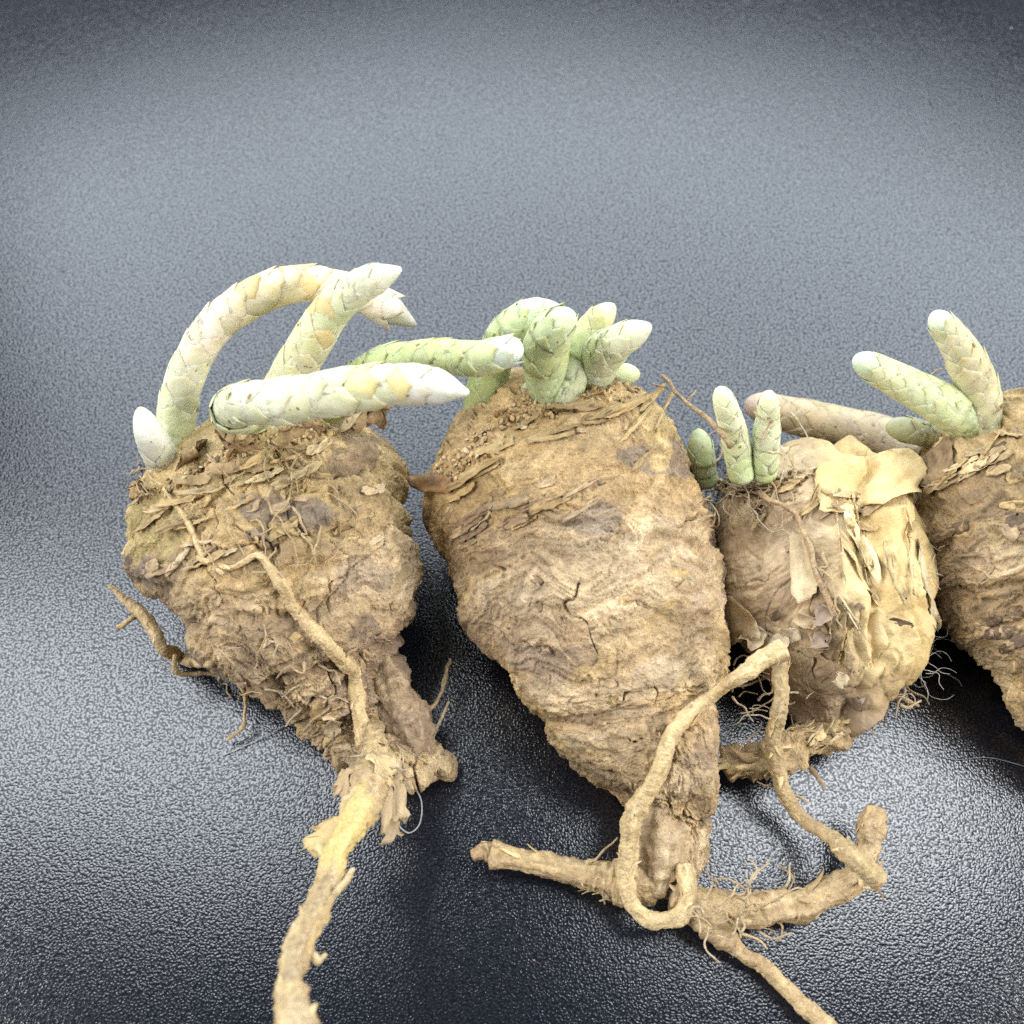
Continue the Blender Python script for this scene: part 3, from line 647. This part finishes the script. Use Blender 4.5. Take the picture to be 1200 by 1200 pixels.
# ------------------------------------------------------------------ skin flakes and papery sheets
def patch(owner, name, body, corners, n=(9, 9), lift=(0.02, 0.02, 0.02, 0.02), fold=0.03, thick=0.012, col=TAN, col2=None, seed=0, mat=None, rag=0.07, parent=None, fscale=2.2, bulge=0.0, mid=-0.008):
    """a thin skin sheet laid on a body: corners in photo pixels (u0v0, u1v0, u1v1, u0v1); lift (cm) at the edges u0, u1, v0, v1"""
    r = np.random.default_rng(seed + 500); c = np.array(corners, float); nu, nv = n
    U, Vv = np.meshgrid(np.linspace(0, 1, nu), np.linspace(0, 1, nv), indexing='ij')
    j = lambda m: np.convolve(np.pad(r.normal(0, 1, m), 1, 'edge'), [.25, .5, .25], 'valid') * rag
    u0, u1, v0, v1 = j(nv), j(nv), j(nu), j(nu)
    Uj = U + (1 - U) * u0[None] + U * u1[None]; Vj = Vv + (1 - Vv) * v0[:, None] + Vv * v1[:, None]
    X, Y = U * 2 - 1, Vv * 2 - 1; Xd, Yd = X * np.sqrt(1 - Y * Y / 2), Y * np.sqrt(1 - X * X / 2); rd = np.maximum(abs(X), abs(Y)); an = np.arctan2(Yd, Xd)
    cs = np.stack([np.cos(an), np.sin(an), 0 * an + seed * .61], -1); k = 1 + (rag * 2.6 * fbm(cs * 1.6, 2, seed + 70) + rag * 1.0 * fbm(cs * 5.5, 3, seed + 71)) * rd ** 2
    Uj = (X * .4 + Xd * .6) * k * .5 + .5; Vj = (Y * .4 + Yd * .6) * k * .5 + .5
    px = ((1 - Uj) * (1 - Vj))[..., None] * c[0] + (Uj * (1 - Vj))[..., None] * c[1] + (Uj * Vj)[..., None] * c[2] + ((1 - Uj) * Vj)[..., None] * c[3]
    H = np.zeros((nu, nv, 3)); Nn = np.zeros((nu, nv, 3))
    for a in range(nu):
        for b in range(nv): H[a, b], Nn[a, b] = hit(px[a, b, 0], px[a, b, 1], body)
    for _ in range(2):                          # smooth so the sheet spans hollows
        K = H.copy(); K[1:-1, 1:-1] = (H[1:-1, 1:-1] * 2 + H[:-2, 1:-1] + H[2:, 1:-1] + H[1:-1, :-2] + H[1:-1, 2:]) / 6; H = K
    nm = unit(Nn.mean((0, 1))); Nn = Nn * 0.5 + nm * 0.5; Nn /= np.linalg.norm(Nn, axis=-1)[..., None]
    h = mid + lift[0] * (1 - U) ** 2.2 + lift[1] * U ** 2.2 + lift[2] * (1 - Vv) ** 2.2 + lift[3] * Vv ** 2.2 + bulge * np.sin(np.pi * U) * np.sin(np.pi * Vv)
    q = np.stack([U * fscale * (1 + 1.0 * r.random()), Vv * fscale * (1 + 1.0 * r.random()), 0 * U + seed * 1.37], -1)
    nz = fbm(q, 3, seed); h = h + fold * (nz + 0.4 * ridged(q * 1.3 + 8, 2, seed + 2))
    G = H + Nn * h[..., None]
    G[..., 2] = np.maximum(G[..., 2], 0.02)
    cc = mixc(col, col2 if col2 is not None else np.array(col) * 0.72, sstep(-0.35, 0.45, fbm(q * 1.6 + 3, 3, seed + 4)))
    if np.cross(G[-1, nv // 2] - G[0, nv // 2], G[nu // 2, -1] - G[nu // 2, 0]).dot(nm) < 0: G = G[::-1]; cc = cc[::-1]
    return part(name, sheet_mesh(name, G, thick, cc), mat or M_FLAKE, parent or owner, owner)
def flake(owner, body, x, y, w, h, ang, lift, col, seed, mat=None, fold=0.02, name='skin_flake'):
    a = math.radians(ang); ux, uy = math.cos(a), math.sin(a); vx, vy = -uy, ux
    r = np.random.default_rng(seed + 900)
    C = []
    for (p, q) in ((-1, -1), (1, -1), (1, 1), (-1, 1)):
        p *= w / 2 * r.uniform(.6, 1.1); q *= h / 2 * r.uniform(.5, 1.1); C.append((x + ux * p + vx * q, y + uy * p + vy * q))
    lf = [0.0, 0.0, 0.0, 0.0]; lf[r.integers(0, 4)] = lift; lf[r.integers(0, 4)] += lift * .5
    return patch(owner, name, body, C, (6, 6), lf, fold, 0.008, col, None, seed, mat, 0.09, mid=-0.006)

def inside_sections(body_secs, u, v):
    k = min(int(u * (len(body_secs) - 1)), len(body_secs) - 2); f = u * (len(body_secs) - 1) - k
    l = np.array(body_secs[k][0]) * (1 - f) + np.array(body_secs[k + 1][0]) * f; r = np.array(body_secs[k][1]) * (1 - f) + np.array(body_secs[k + 1][1]) * f
    p = l * (1 - v) + r * v; return p, math.degrees(math.atan2(r[1] - l[1], r[0] - l[0]))
S1 = [((155, 600), (455, 500)), ((150, 635), (480, 555)), ((168, 692), (488, 622)), ((210, 750), (488, 692)), ((278, 792), (475, 748)), ((338, 828), (460, 802)), ((385, 865), (470, 840)), ((412, 888), (488, 878))]
S2 = [((530, 560), (745, 465)), ((512, 600), (785, 500)), ((515, 630), (806, 550)), ((540, 680), (824, 615)), ((566, 735), (840, 692)), ((605, 792), (846, 757)), ((645, 842), (840, 812)), ((672, 886), (836, 875)), ((712, 912), (830, 930)), ((745, 950), (825, 970))]
S3 = [((850, 575), (1020, 545)), ((838, 620), (1070, 605)), ((846, 690), (1080, 690)), ((862, 735), (1075, 738)), ((890, 772), (1050, 772))]
S4 = [((1085, 560), (1200, 500)), ((1075, 610), (1200, 560)), ((1090, 640), (1200, 620)), ((1115, 695), (1200, 690)), ((1155, 760), (1200, 755))]
def scatter(owner, body, secs, n, pal, seed, size=(9, 26), lift=(0.01, 0.07), mat=None):
    r = np.random.default_rng(seed)
    for k in range(n):
        p, a = inside_sections(secs, r.random() ** 1.15, r.uniform(0.04, 0.96))
        w = r.uniform(*size); c = np.array(pal[r.integers(len(pal))]) * r.uniform(.85, 1.15)
        flake(owner, body, p[0], p[1], w * r.uniform(1, 1.8), w * r.uniform(.6, 1.1), a + r.normal(0, 22), r.uniform(*lift), c, seed * 100 + k, mat)
scatter(t1, b1, S1, 46, [TAN, OCH, (.40, .28, .16), PALE, TAN], 1, (10, 26), (0.0, 0.05))
scatter(t2, b2, S2, 50, [TAN, OCH, (.37, .255, .15), TAN], 2, (8, 20), (0.0, 0.025))
scatter(t3, b3, S3, 16, [YEL, PALE, TAN, BRN], 3, (9, 20))
scatter(t4, b4, S4, 18, [TAN, OCH, BRN], 4, (12, 26), (0, .03))
# larger, recognisable sheets: far-left tuber
YT = (0.48, 0.34, 0.155)
# middle tuber
patch(t2, 'skin_flake', b2, [(486, 560), (530, 552), (535, 580), (495, 575)], (9, 7), (0.10, .02, .04, .02), .03, col=RUST, col2=BRN, seed=26)
# small tuber: papery wrappers
PY = (0.74, 0.57, 0.29); PY2 = (0.66, 0.48, 0.21); PW = (0.76, 0.62, 0.38)
PS = dict(mat=M_PAPER, fscale=1.5, thick=.007)
patch(t3, 'papery_sheet', b3, [(950, 548), (1060, 532), (1084, 584), (955, 612)], (26, 18), (0.0, .12, .06, .03), .06, col=PY, col2=PY2, seed=31, rag=.06, mid=.0, **PS)
patch(t3, 'papery_sheet', b3, [(922, 622), (950, 630), (964, 692), (932, 714)], (11, 16), (0.06, .04, .02, .05), .04, col=(.50, .39, .22), col2=PALE, seed=39, rag=.05, mid=.0, **PS)
patch(t3, 'papery_sheet', b3, [(848, 690), (888, 714), (902, 742), (860, 752)], (12, 11), (0.04, .05, .03, .12), .04, col=(.40, .29, .17), col2=TAN, seed=40, rag=.05, mid=.0, **PS)
for k, (x, y, w, h, a) in enumerate([(945, 725, 34, 24, 20), (930, 740, 26, 20, 70), (960, 745, 30, 22, -20), (950, 760, 30, 24, 40), (915, 748, 26, 18, 10), (965, 715, 24, 30, 0), (890, 742, 40, 16, 25), (985, 790, 34, 22, 60), (1005, 815, 30, 24, 100)]):
    flake(t3, b3, x, y, w, h, a, 0.16, (PALE, (.66, .54, .36), (.34, .25, .18))[k % 3], 300 + k, M_PAPER, .05)
# right-edge tuber
patch(t4, 'skin_flake', b4, [(1080, 545), (1118, 510), (1120, 555), (1085, 575)], (10, 10), (0.05, .03, .05, .03), .03, col=(.34, .235, .13), col2=BRN, seed=51)

def strips(owner, body, spots, n, seed, cols, size=(34, 70), ang=(-22, 16), lift=(.02, .09), hh=(3, 9), name='skin_strip', fold=.05):
    """straw-like torn strips of skin round a neck"""
    r = np.random.default_rng(seed + 40)
    for k in range(n):
        a = r.integers(len(spots) - 1); f = r.random(); p = np.array(spots[a]) * (1 - f) + np.array(spots[a + 1]) * f + r.normal(0, 1, 2) * np.array([6, 16]) + np.array([0, 12])
        c = np.array(cols[r.integers(len(cols))]) * r.uniform(.8, 1.15); w = r.uniform(*size)
        an = math.radians(ang[0] + r.normal(0, ang[1])); ux, uy = math.cos(an) * w / 2, math.sin(an) * w / 2; h = r.uniform(*hh); e = r.uniform(.2, 1)
        patch(owner, name, body, [(p[0] - ux, p[1] - uy - h * e), (p[0] + ux, p[1] + uy - h), (p[0] + ux, p[1] + uy + h * e), (p[0] - ux, p[1] - uy + h)], (14, 6), (r.uniform(*lift), r.uniform(0, .04), 0, r.uniform(0, .03)), fold, .006, c, None, seed * 50 + k, M_PAPER, .05, mid=0.0, fscale=3.0)
ST = ((.58, .42, .20), (.53, .38, .19), (.46, .325, .17), (.64, .49, .27))
strips(t1, b1, [(170, 600), (250, 560), (330, 535), (440, 505)], 19, 1, ST)
strips(t1, b1, [(190, 650), (300, 610), (460, 570)], 8, 2, (TAN, OCH, PALE, ST[0]), (26, 50), (-20, 18), (.0, .05))
strips(t2, b2, [(540, 560), (620, 500), (700, 470), (775, 480)], 18, 3, ((.48, .33, .145), (.42, .29, .14), (.52, .38, .18)), (30, 70), (-26, 14), (.0, .05))
strips(t2, b2, [(530, 620), (640, 570), (790, 560)], 11, 4, (TAN, OCH, (.36, .24, .14)), (26, 60), (-24, 16), (.0, .04))
strips(t3, b3, [(850, 590), (940, 575), (1040, 570)], 14, 5, ST, (24, 50), (-5, 30), (.02, .08))
strips(t3, b3, [(985, 640), (1030, 650), (1070, 660), (1075, 690)], 8, 7, (PY, PW, PY), (70, 125), (78, 12), (.0, .04), (12, 22), 'papery_sheet', .07)
strips(t3, b3, [(960, 690), (1010, 720), (1050, 735)], 4, 8, (PY, PW, PY2), (40, 70), (70, 25), (.02, .08), (6, 14), 'papery_sheet', .07)
strips(t4, b4, [(1085, 560), (1140, 525), (1210, 510)], 14, 6, ST, (30, 60), (-18, 14), (.0, .06))
# flaps of torn bark on the tail root of the far-left tuber
def loose_sheet(owner, parent, name, pts, col, col2, seed, n=(8, 8), fold=.05, thick=.014, mat=None):
    c = np.array([at_z(*p) for p in pts]); r = np.random.default_rng(seed)
    U, V = np.meshgrid(np.linspace(0, 1, n[0]), np.linspace(0, 1, n[1]), indexing='ij')
    Uj = U + .1 * r.normal(0, 1, n[1])[None] * (U - .3); Vj = V + .1 * r.normal(0, 1, n[0])[:, None] * (V - .3)
    G = ((1 - Uj) * (1 - Vj))[..., None] * c[0] + (Uj * (1 - Vj))[..., None] * c[1] + (Uj * Vj)[..., None] * c[2] + ((1 - Uj) * Vj)[..., None] * c[3]
    q = np.stack([U * 2.6, V * 2.6, 0 * U + seed * .7], -1)
    G = G + fold * 1.4 * np.stack([fbm(q, 2, seed), fbm(q + 9, 2, seed + 1), fbm(q + 4, 3, seed + 2) * 1.6], -1)
    return part(name, sheet_mesh(name, G, thick, mixc(col, col2, sstep(-.3, .3, fbm(q * 1.5, 3, seed + 5)))), mat or M_PAPER, parent, owner)
loose_sheet(t1, r1, 'bark_flap', [(412, 948, 1.75), (372, 962, 1.6), (352, 998, 1.55), (398, 1005, 2.0)], (.60, .46, .22), (.52, .38, .18), 61, (9, 9), .07)
loose_sheet(t1, r1, 'bark_flap', [(392, 995, 1.95), (360, 990, 1.6), (378, 1025, 1.8), (396, 1022, 2.05)], (.66, .54, .28), (.52, .38, .18), 62, (8, 8), .06)
loose_sheet(t1, r1, 'bark_flap', [(445, 895, 1.35), (472, 905, 1.2), (475, 962, 1.3), (448, 975, 1.4)], (.44, .32, .18), (.5, .38, .22), 63, (9, 10), .05)
loose_sheet(t1, r1, 'bark_flap', [(415, 900, 1.3), (395, 905, 1.1), (388, 932, 1.1), (412, 938, 1.45)], (.50, .36, .2), TAN, 64, (8, 8), .05)
loose_sheet(t1, r1, 'bark_flap', [(430, 880, 1.5), (468, 888, 1.3), (462, 920, 1.3), (436, 928, 1.7)], (.56, .42, .22), (.62, .48, .26), 65, (9, 9), .05)
loose_sheet(t1, r1, 'bark_flap', [(450, 960, 1.3), (475, 955, 1.1), (470, 978, 1.1), (446, 990, 1.3)], (.48, .38, .24), (.4, .3, .18), 66, (8, 8), .03)
root(t1, r1, [(380, 1062, 2.35), (398, 1040, 2.4), (414, 1018, 2.5)], [5, 4, 3], rcol(ROOT_Y, PALE, 70, .1), 'rootlet', seed=70, nseg=8)
root(t1, r1, [(352, 1100, 2.7), (366, 1118, 2.7), (372, 1128, 2.7), (382, 1118, 2.7)], [5, 5, 5, 3], rcol(ROOT_Y, PALE, 71, .1), 'rootlet', seed=71, nseg=8)

# ------------------------------------------------------------------ rootlets
def squiggle(owner, parent, x, y, ang, length, width, seed, col, wob=1.0, lift=0.06, z=None, name='rootlet', zrise=0.0):
    r = np.random.default_rng(seed + 7000); pts = []; ws = []; n = max(4, int(length / 9)); a = ang; zz = z
    for k in range(n):
        if z is None:
            q, nn = hit(x, y); pts.append(q + nn * (lift * (0.6 + 0.8 * r.random())))
        else:
            zz = max(0.03, zz + zrise + r.normal(0, .03)); pts.append(at_z(x, y, zz))
        ws.append(width * 0.55 * (1 - 0.55 * k / n))
        a += r.normal(0, 28 * wob); st = length / n
        x += math.cos(math.radians(a)) * st; y += math.sin(math.radians(a)) * st
    P = np.array(pts); R = np.array([w * depth(p) / Fpx for p, w in zip(P, ws)])
    P[:, 2] = np.maximum(P[:, 2], R + 0.005)
    return part(name, tube_mesh(name, P, R, 6, rcol(col, np.array(col) * .8, seed, .2), .25, seed, samples=n * 3), M_ROOT, parent, owner)
RL = (0.50, 0.37, 0.20); RW = (0.56, 0.46, 0.32); RB = (0.33, 0.225, 0.125)
rr_ = np.random.default_rng(5)
# far-left tuber: fringe at the neck, fibres on the skin, crinkled rootlets near the tail
for k in range(9): squiggle(t1, t1, 150 + rr_.uniform(0, 45), 585 - rr_.uniform(0, 35), rr_.uniform(150, 230), rr_.uniform(18, 40), rr_.uniform(1.6, 3), k, RL, 1.2, .08)
for k in range(8): squiggle(t1, t1, rr_.uniform(240, 340), rr_.uniform(505, 545), rr_.uniform(20, 120), rr_.uniform(25, 60), rr_.uniform(1.5, 3), 20 + k, RL, 1.0, .06)
squiggle(t1, t1, 345, 540, 95, 105, 3, 40, RL, .4); squiggle(t1, t1, 262, 590, 70, 80, 3, 41, RL, .6); squiggle(t1, t1, 315, 520, 50, 60, 4, 42, RL, .5)
for k in range(16): squiggle(t1, t1, rr_.uniform(255, 400), rr_.uniform(745, 830), rr_.uniform(0, 90), rr_.uniform(25, 60), rr_.uniform(2, 4), 50 + k, (RL, RW)[k % 2], 1.7, .06)
root(t1, t1, [(528, 772, .5), (520, 800, .5), (511, 823, .5), (490, 838, .55), (468, 832, .6)], [2, 2.5, 3, 2.5, 3], rcol(RB, RL, 80), 'rootlet', seed=80, nseg=8)
root(t1, t1, [(526, 822, .5), (517, 842, .45), (508, 862, .4), (503, 890, .35)], [1.6, 2, 2, 2], rcol(RW, RL, 81), 'rootlet', seed=81, nseg=8)
root(t1, t1, [(470, 838, .7), (494, 858, .5), (512, 882, .38), (520, 902, .3), (505, 914, .3)], [4, 4, 4, 5, 4], rcol(RB, RL, 82), 'rootlet', seed=82, nseg=10)
for k in range(10): squiggle(t1, t1, rr_.uniform(425, 475), rr_.uniform(870, 930), rr_.uniform(0, 180), rr_.uniform(18, 36), rr_.uniform(2, 3.5), 90 + k, (RL, RW)[k % 2], 1.3, z=1.35)
for k in range(9): squiggle(t1, t1, rr_.uniform(230, 400), rr_.uniform(560, 700), rr_.uniform(20, 110), rr_.uniform(60, 120), rr_.uniform(2, 3.6), 600 + k, RL, .7, .05)
# middle tuber: fibres round the root fork
for k in range(12): squiggle(t2, t2, rr_.uniform(815, 890), rr_.uniform(1035, 1095), rr_.uniform(-150, 90), rr_.uniform(40, 95), rr_.uniform(1.6, 4), 620 + k, (RL, RB, ROOT_T)[k % 3], .8, z=rr_.uniform(.5, .9))
for k in range(16): squiggle(t2, t2, rr_.uniform(820, 885), rr_.uniform(1030, 1100), rr_.uniform(-120, 60), rr_.uniform(25, 65), rr_.uniform(2, 3.5), 120 + k, (RL, RW)[k % 2], 1.3, z=.75)
for k, (x, y, a, l) in enumerate([(690, 1012, -60, 55), (712, 1035, 140, 35), (722, 1045, 150, 30), (568, 988, 60, 30), (900, 1072, 40, 50), (920, 1040, -50, 40), (1035, 1010, 70, 60), (1020, 1030, 60, 40), (800, 850, 190, 26), (783, 872, 200, 24), (930, 1035, -150, 40), (1040, 960, 80, 30)]):
    squiggle(t2, t2, x, y, a, l, 3.2, 150 + k, (RL, RB, RW)[k % 3], 1.0, z=.5 if y > 900 else None)
# small tuber: the long brown rootlet and the tangle
root(t3, t3, [(776, 440, 2.2), (800, 468, 2.3), (832, 492, 2.4), (852, 520, 2.5), (866, 552, 's', .10), (893, 585, 's', .10), (930, 605, 's', .10), (948, 635, 's', .10), (965, 680, 's', .10), (978, 720, 's', .08)],
     [2, 2.6, 2.6, 2.6, 3, 3, 3.4, 4, 4, 3], rcol((.46, .32, .18), RB, 180, .3), 'rootlet', seed=180, nseg=8, rough=.3)
squiggle(t3, t3, 782, 455, 200, 26, 3, 181, RB, .6, z=2.2); squiggle(t3, t3, 805, 470, -70, 22, 3, 182, RB, .6, z=2.3); squiggle(t3, t3, 826, 488, 80, 40, 3, 183, RB, .5, z=2.3)
for k in range(30): squiggle(t3, t3, rr_.uniform(825, 935), rr_.uniform(545, 600), rr_.uniform(-40, 160), rr_.uniform(30, 90), rr_.uniform(1.3, 3), 200 + k, (RL, RW, RB)[k % 3], .9, .09)
for k in range(10): squiggle(t3, t3, rr_.uniform(860, 930), rr_.uniform(480, 545), rr_.uniform(40, 130), rr_.uniform(25, 60), rr_.uniform(1.5, 2.8), 240 + k, (RL, RW)[k % 2], .9, z=2.7, zrise=-.03)
squiggle(t3, t3, 965, 645, 80, 100, 4, 260, RL, .3, .10)
for k in range(24): squiggle(t3, t3, rr_.uniform(855, 960), rr_.uniform(770, 860), rr_.uniform(-60, 220), rr_.uniform(30, 75), rr_.uniform(1.5, 3.2), 270 + k, (RL, RB, RW)[k % 3], 1.0, z=rr_.uniform(.3, 1.2))
for k in range(26): squiggle(t3, t3, rr_.uniform(1010, 1060), rr_.uniform(755, 830), rr_.uniform(-60, 60), rr_.uniform(25, 60), rr_.uniform(1.8, 4), 300 + k, (RL, RW, PALE)[k % 3], 1.6, z=rr_.uniform(.3, .9))
for k in range(22): squiggle(t3, t3, rr_.uniform(1060, 1085), rr_.uniform(730, 800), rr_.uniform(-70, 60), rr_.uniform(40, 90), .9, 340 + k, (.6, .58, .56), 1.3, z=rr_.uniform(.4, 1.0), name='root_hair')
for k, (x, y, a, l, w) in enumerate([(925, 905, -20, 40, 8), (950, 900, 85, 40, 6), (925, 930, 20, 34, 4), (905, 920, 160, 26, 3), (912, 790, 170, 60, 4), (900, 780, 60, 60, 3), (1048, 818, 10, 40, 6)]):
    squiggle(t3, t3, x, y, a, l, w, 380 + k, (RL, RB)[k % 2], .5, z=.5)
for k in range(7): squiggle(t4, t4, rr_.uniform(1085, 1110), rr_.uniform(620, 700), rr_.uniform(120, 260), rr_.uniform(15, 35), 1.2, 420 + k, RW, 1.2, .05)
squiggle(t1, t1, 236, 388, -120, 20, 2, 430, PALE, .3, z=2.9)
squiggle(t4, t4, 1090, 440, -60, 24, 2, 431, PALE, .5, z=2.3)

# ------------------------------------------------------------------ crumbs of soil on the necks (too small to count)
def crumbs(owner, body, spots, n, seed, size=(2.0, 5.5), cols=(OCH, BRN, RUST, PALE)):
    r = np.random.default_rng(seed); V = []; T = []; C = []
    ico = [(0, 0, 1), (.9, 0, .3), (.28, .85, .3), (-.72, .52, .3), (-.72, -.52, .3), (.28, -.85, .3), (.72, .52, -.5), (-.28, .85, -.5), (-.9, 0, -.5), (-.28, -.85, -.5), (.72, -.52, -.5), (0, 0, -1)]
    tri = [(0, 1, 2), (0, 2, 3), (0, 3, 4), (0, 4, 5), (0, 5, 1), (1, 6, 2), (2, 7, 3), (3, 8, 4), (4, 9, 5), (5, 10, 1), (2, 6, 7), (3, 7, 8), (4, 8, 9), (5, 9, 10), (1, 10, 6), (6, 11, 7), (7, 11, 8), (8, 11, 9), (9, 11, 10), (10, 11, 6)]
    for k in range(n):
        a = r.integers(len(spots) - 1); f = r.random()
        x = spots[a][0] * (1 - f) + spots[a + 1][0] * f + r.normal(0, spots[a][2] * .5); y = spots[a][1] * (1 - f) + spots[a + 1][1] * f + abs(r.normal(0, spots[a][2]))
        p, nn = hit(x, y, body); s = r.uniform(*size) * depth(p) / Fpx; o = len(V)
        M = np.linalg.qr(r.normal(0, 1, (3, 3)))[0] * np.array([1.5, 1, .55])
        for q in ico: V.append(p + nn * s * .5 + (M @ (np.array(q) * r.uniform(.7, 1.25))) * s)
        c = np.array(cols[r.integers(len(cols))]) * r.uniform(.7, 1.25); C += [c] * 12
        T += [(i + o, j + o, l + o) for i, j, l in tri]
    o = part('soil_crumbs', make_mesh('soil_crumbs', V, np.zeros((0, 4)), np.array(C), T, smooth=False), M_FLAKE, owner, owner); o['kind'] = 'stuff'
crumbs(t2, b2, [(516, 545, 16), (560, 508, 18), (615, 468, 18), (660, 448, 12), (740, 450, 8)], 420, 1, (0.8, 4.2), (OCH, TAN, OCH, RUST, PALE))
crumbs(t1, b1, [(160, 580, 8), (230, 548, 8), (270, 520, 10), (350, 505, 8), (440, 490, 6)], 160, 2, (1.5, 4))
crumbs(t3, b3, [(845, 565, 10), (900, 560, 10), (960, 548, 8)], 120, 3, (1.5, 4))

# ------------------------------------------------------------------ loose hairs and dust on the table
def hair(label, pts, w, seed, col):
    P = np.array([at_z(*p) for p in pts]); R = np.full(len(P), w * depth(P[0]) / Fpx); b = P[0].copy()
    o = bpy.data.objects.new('hair_strand', tube_mesh('hair_strand', P - b, R, 6, lambda tt, q, rr: np.zeros(tt.shape + (3,)) + np.array(col), samples=60))
    o.data.materials.append(M_FLAKE); COL.objects.link(o); o.location = Vector(b * CM); o['label'] = label; o['category'] = 'hair'
hair('fine grey hair curling below the root stub of the far-left tuber', [(485, 920, .25), (494, 940, .2), (492, 965, .1), (480, 976, .05), (468, 968, .08), (462, 955, .1)], .9, 1, (.42, .42, .42))
hair('thin pale fibre lying on the table left of the yellow tail root', [(262, 885, .02), (300, 868, .03), (335, 850, .04), (358, 836, .08)], .6, 2, (.5, .5, .52))
hair('long pale fibre on the table below the right-edge tuber', [(1080, 880, .02), (1120, 890, .02), (1160, 888, .02), (1215, 902, .02)], .45, 3, (.26, .27, .3))
def dust():
    r = np.random.default_rng(9); V = []; T = []; C = []
    for k in range(230):
        x, y = r.uniform(-20, 1220), r.uniform(-20, 1220) if k % 3 else r.uniform(-20, 400)
        p = at_z(x, y, 0.0); s = 0.006 + 0.011 * r.random() ** 3; o = len(V); a = r.uniform(0, 6.28)
        for q in ((0, 0, 1.2), (1, 0, .1), (-.5, .8, .1), (-.5, -.9, .1)):
            V.append(p + s * np.array([q[0] * math.cos(a) - q[1] * math.sin(a), q[0] * math.sin(a) + q[1] * math.cos(a), q[2]]))
        C += [np.array((.62, .58, .52) if r.random() < .7 else (.55, .42, .25)) * r.uniform(.6, 1.1)] * 4; T += [(o, o + 1, o + 2), (o, o + 2, o + 3), (o, o + 3, o + 1), (o + 1, o + 3, o + 2)]
    o = bpy.data.objects.new('table_dust', make_mesh('table_dust', V, np.zeros((0, 4)), np.array(C), T, smooth=False)); o.data.materials.append(M_FLAKE); COL.objects.link(o)
    o['kind'] = 'stuff'; o['label'] = 'pale dust specks scattered over the black table'; o['category'] = 'dust'
dust()

# ragged rim pieces standing at the neck of the far-left tuber
for k, q in enumerate([[(208, 560, 2.5), (238, 528, 2.6), (240, 512, 2.8), (205, 540, 2.8)], [(262, 530, 2.9), (300, 520, 3.0), (296, 500, 3.2), (258, 508, 3.1)], [(330, 520, 3.0), (375, 505, 3.0), (372, 488, 3.2), (326, 500, 3.2)],
                       [(425, 500, 2.8), (455, 500, 2.6), (452, 474, 2.8), (428, 474, 2.9)], [(160, 592, 2.0), (196, 575, 2.2), (192, 552, 2.4), (150, 570, 2.1)]]):
    q = [(x, y, z - 0.5) for x, y, z in q]
    loose_sheet(t1, t1, 'skin_flake', q, (.44, .31, .15), (.33, .22, .12), 640 + k, (9, 7), .09, .012, M_FLAKE)
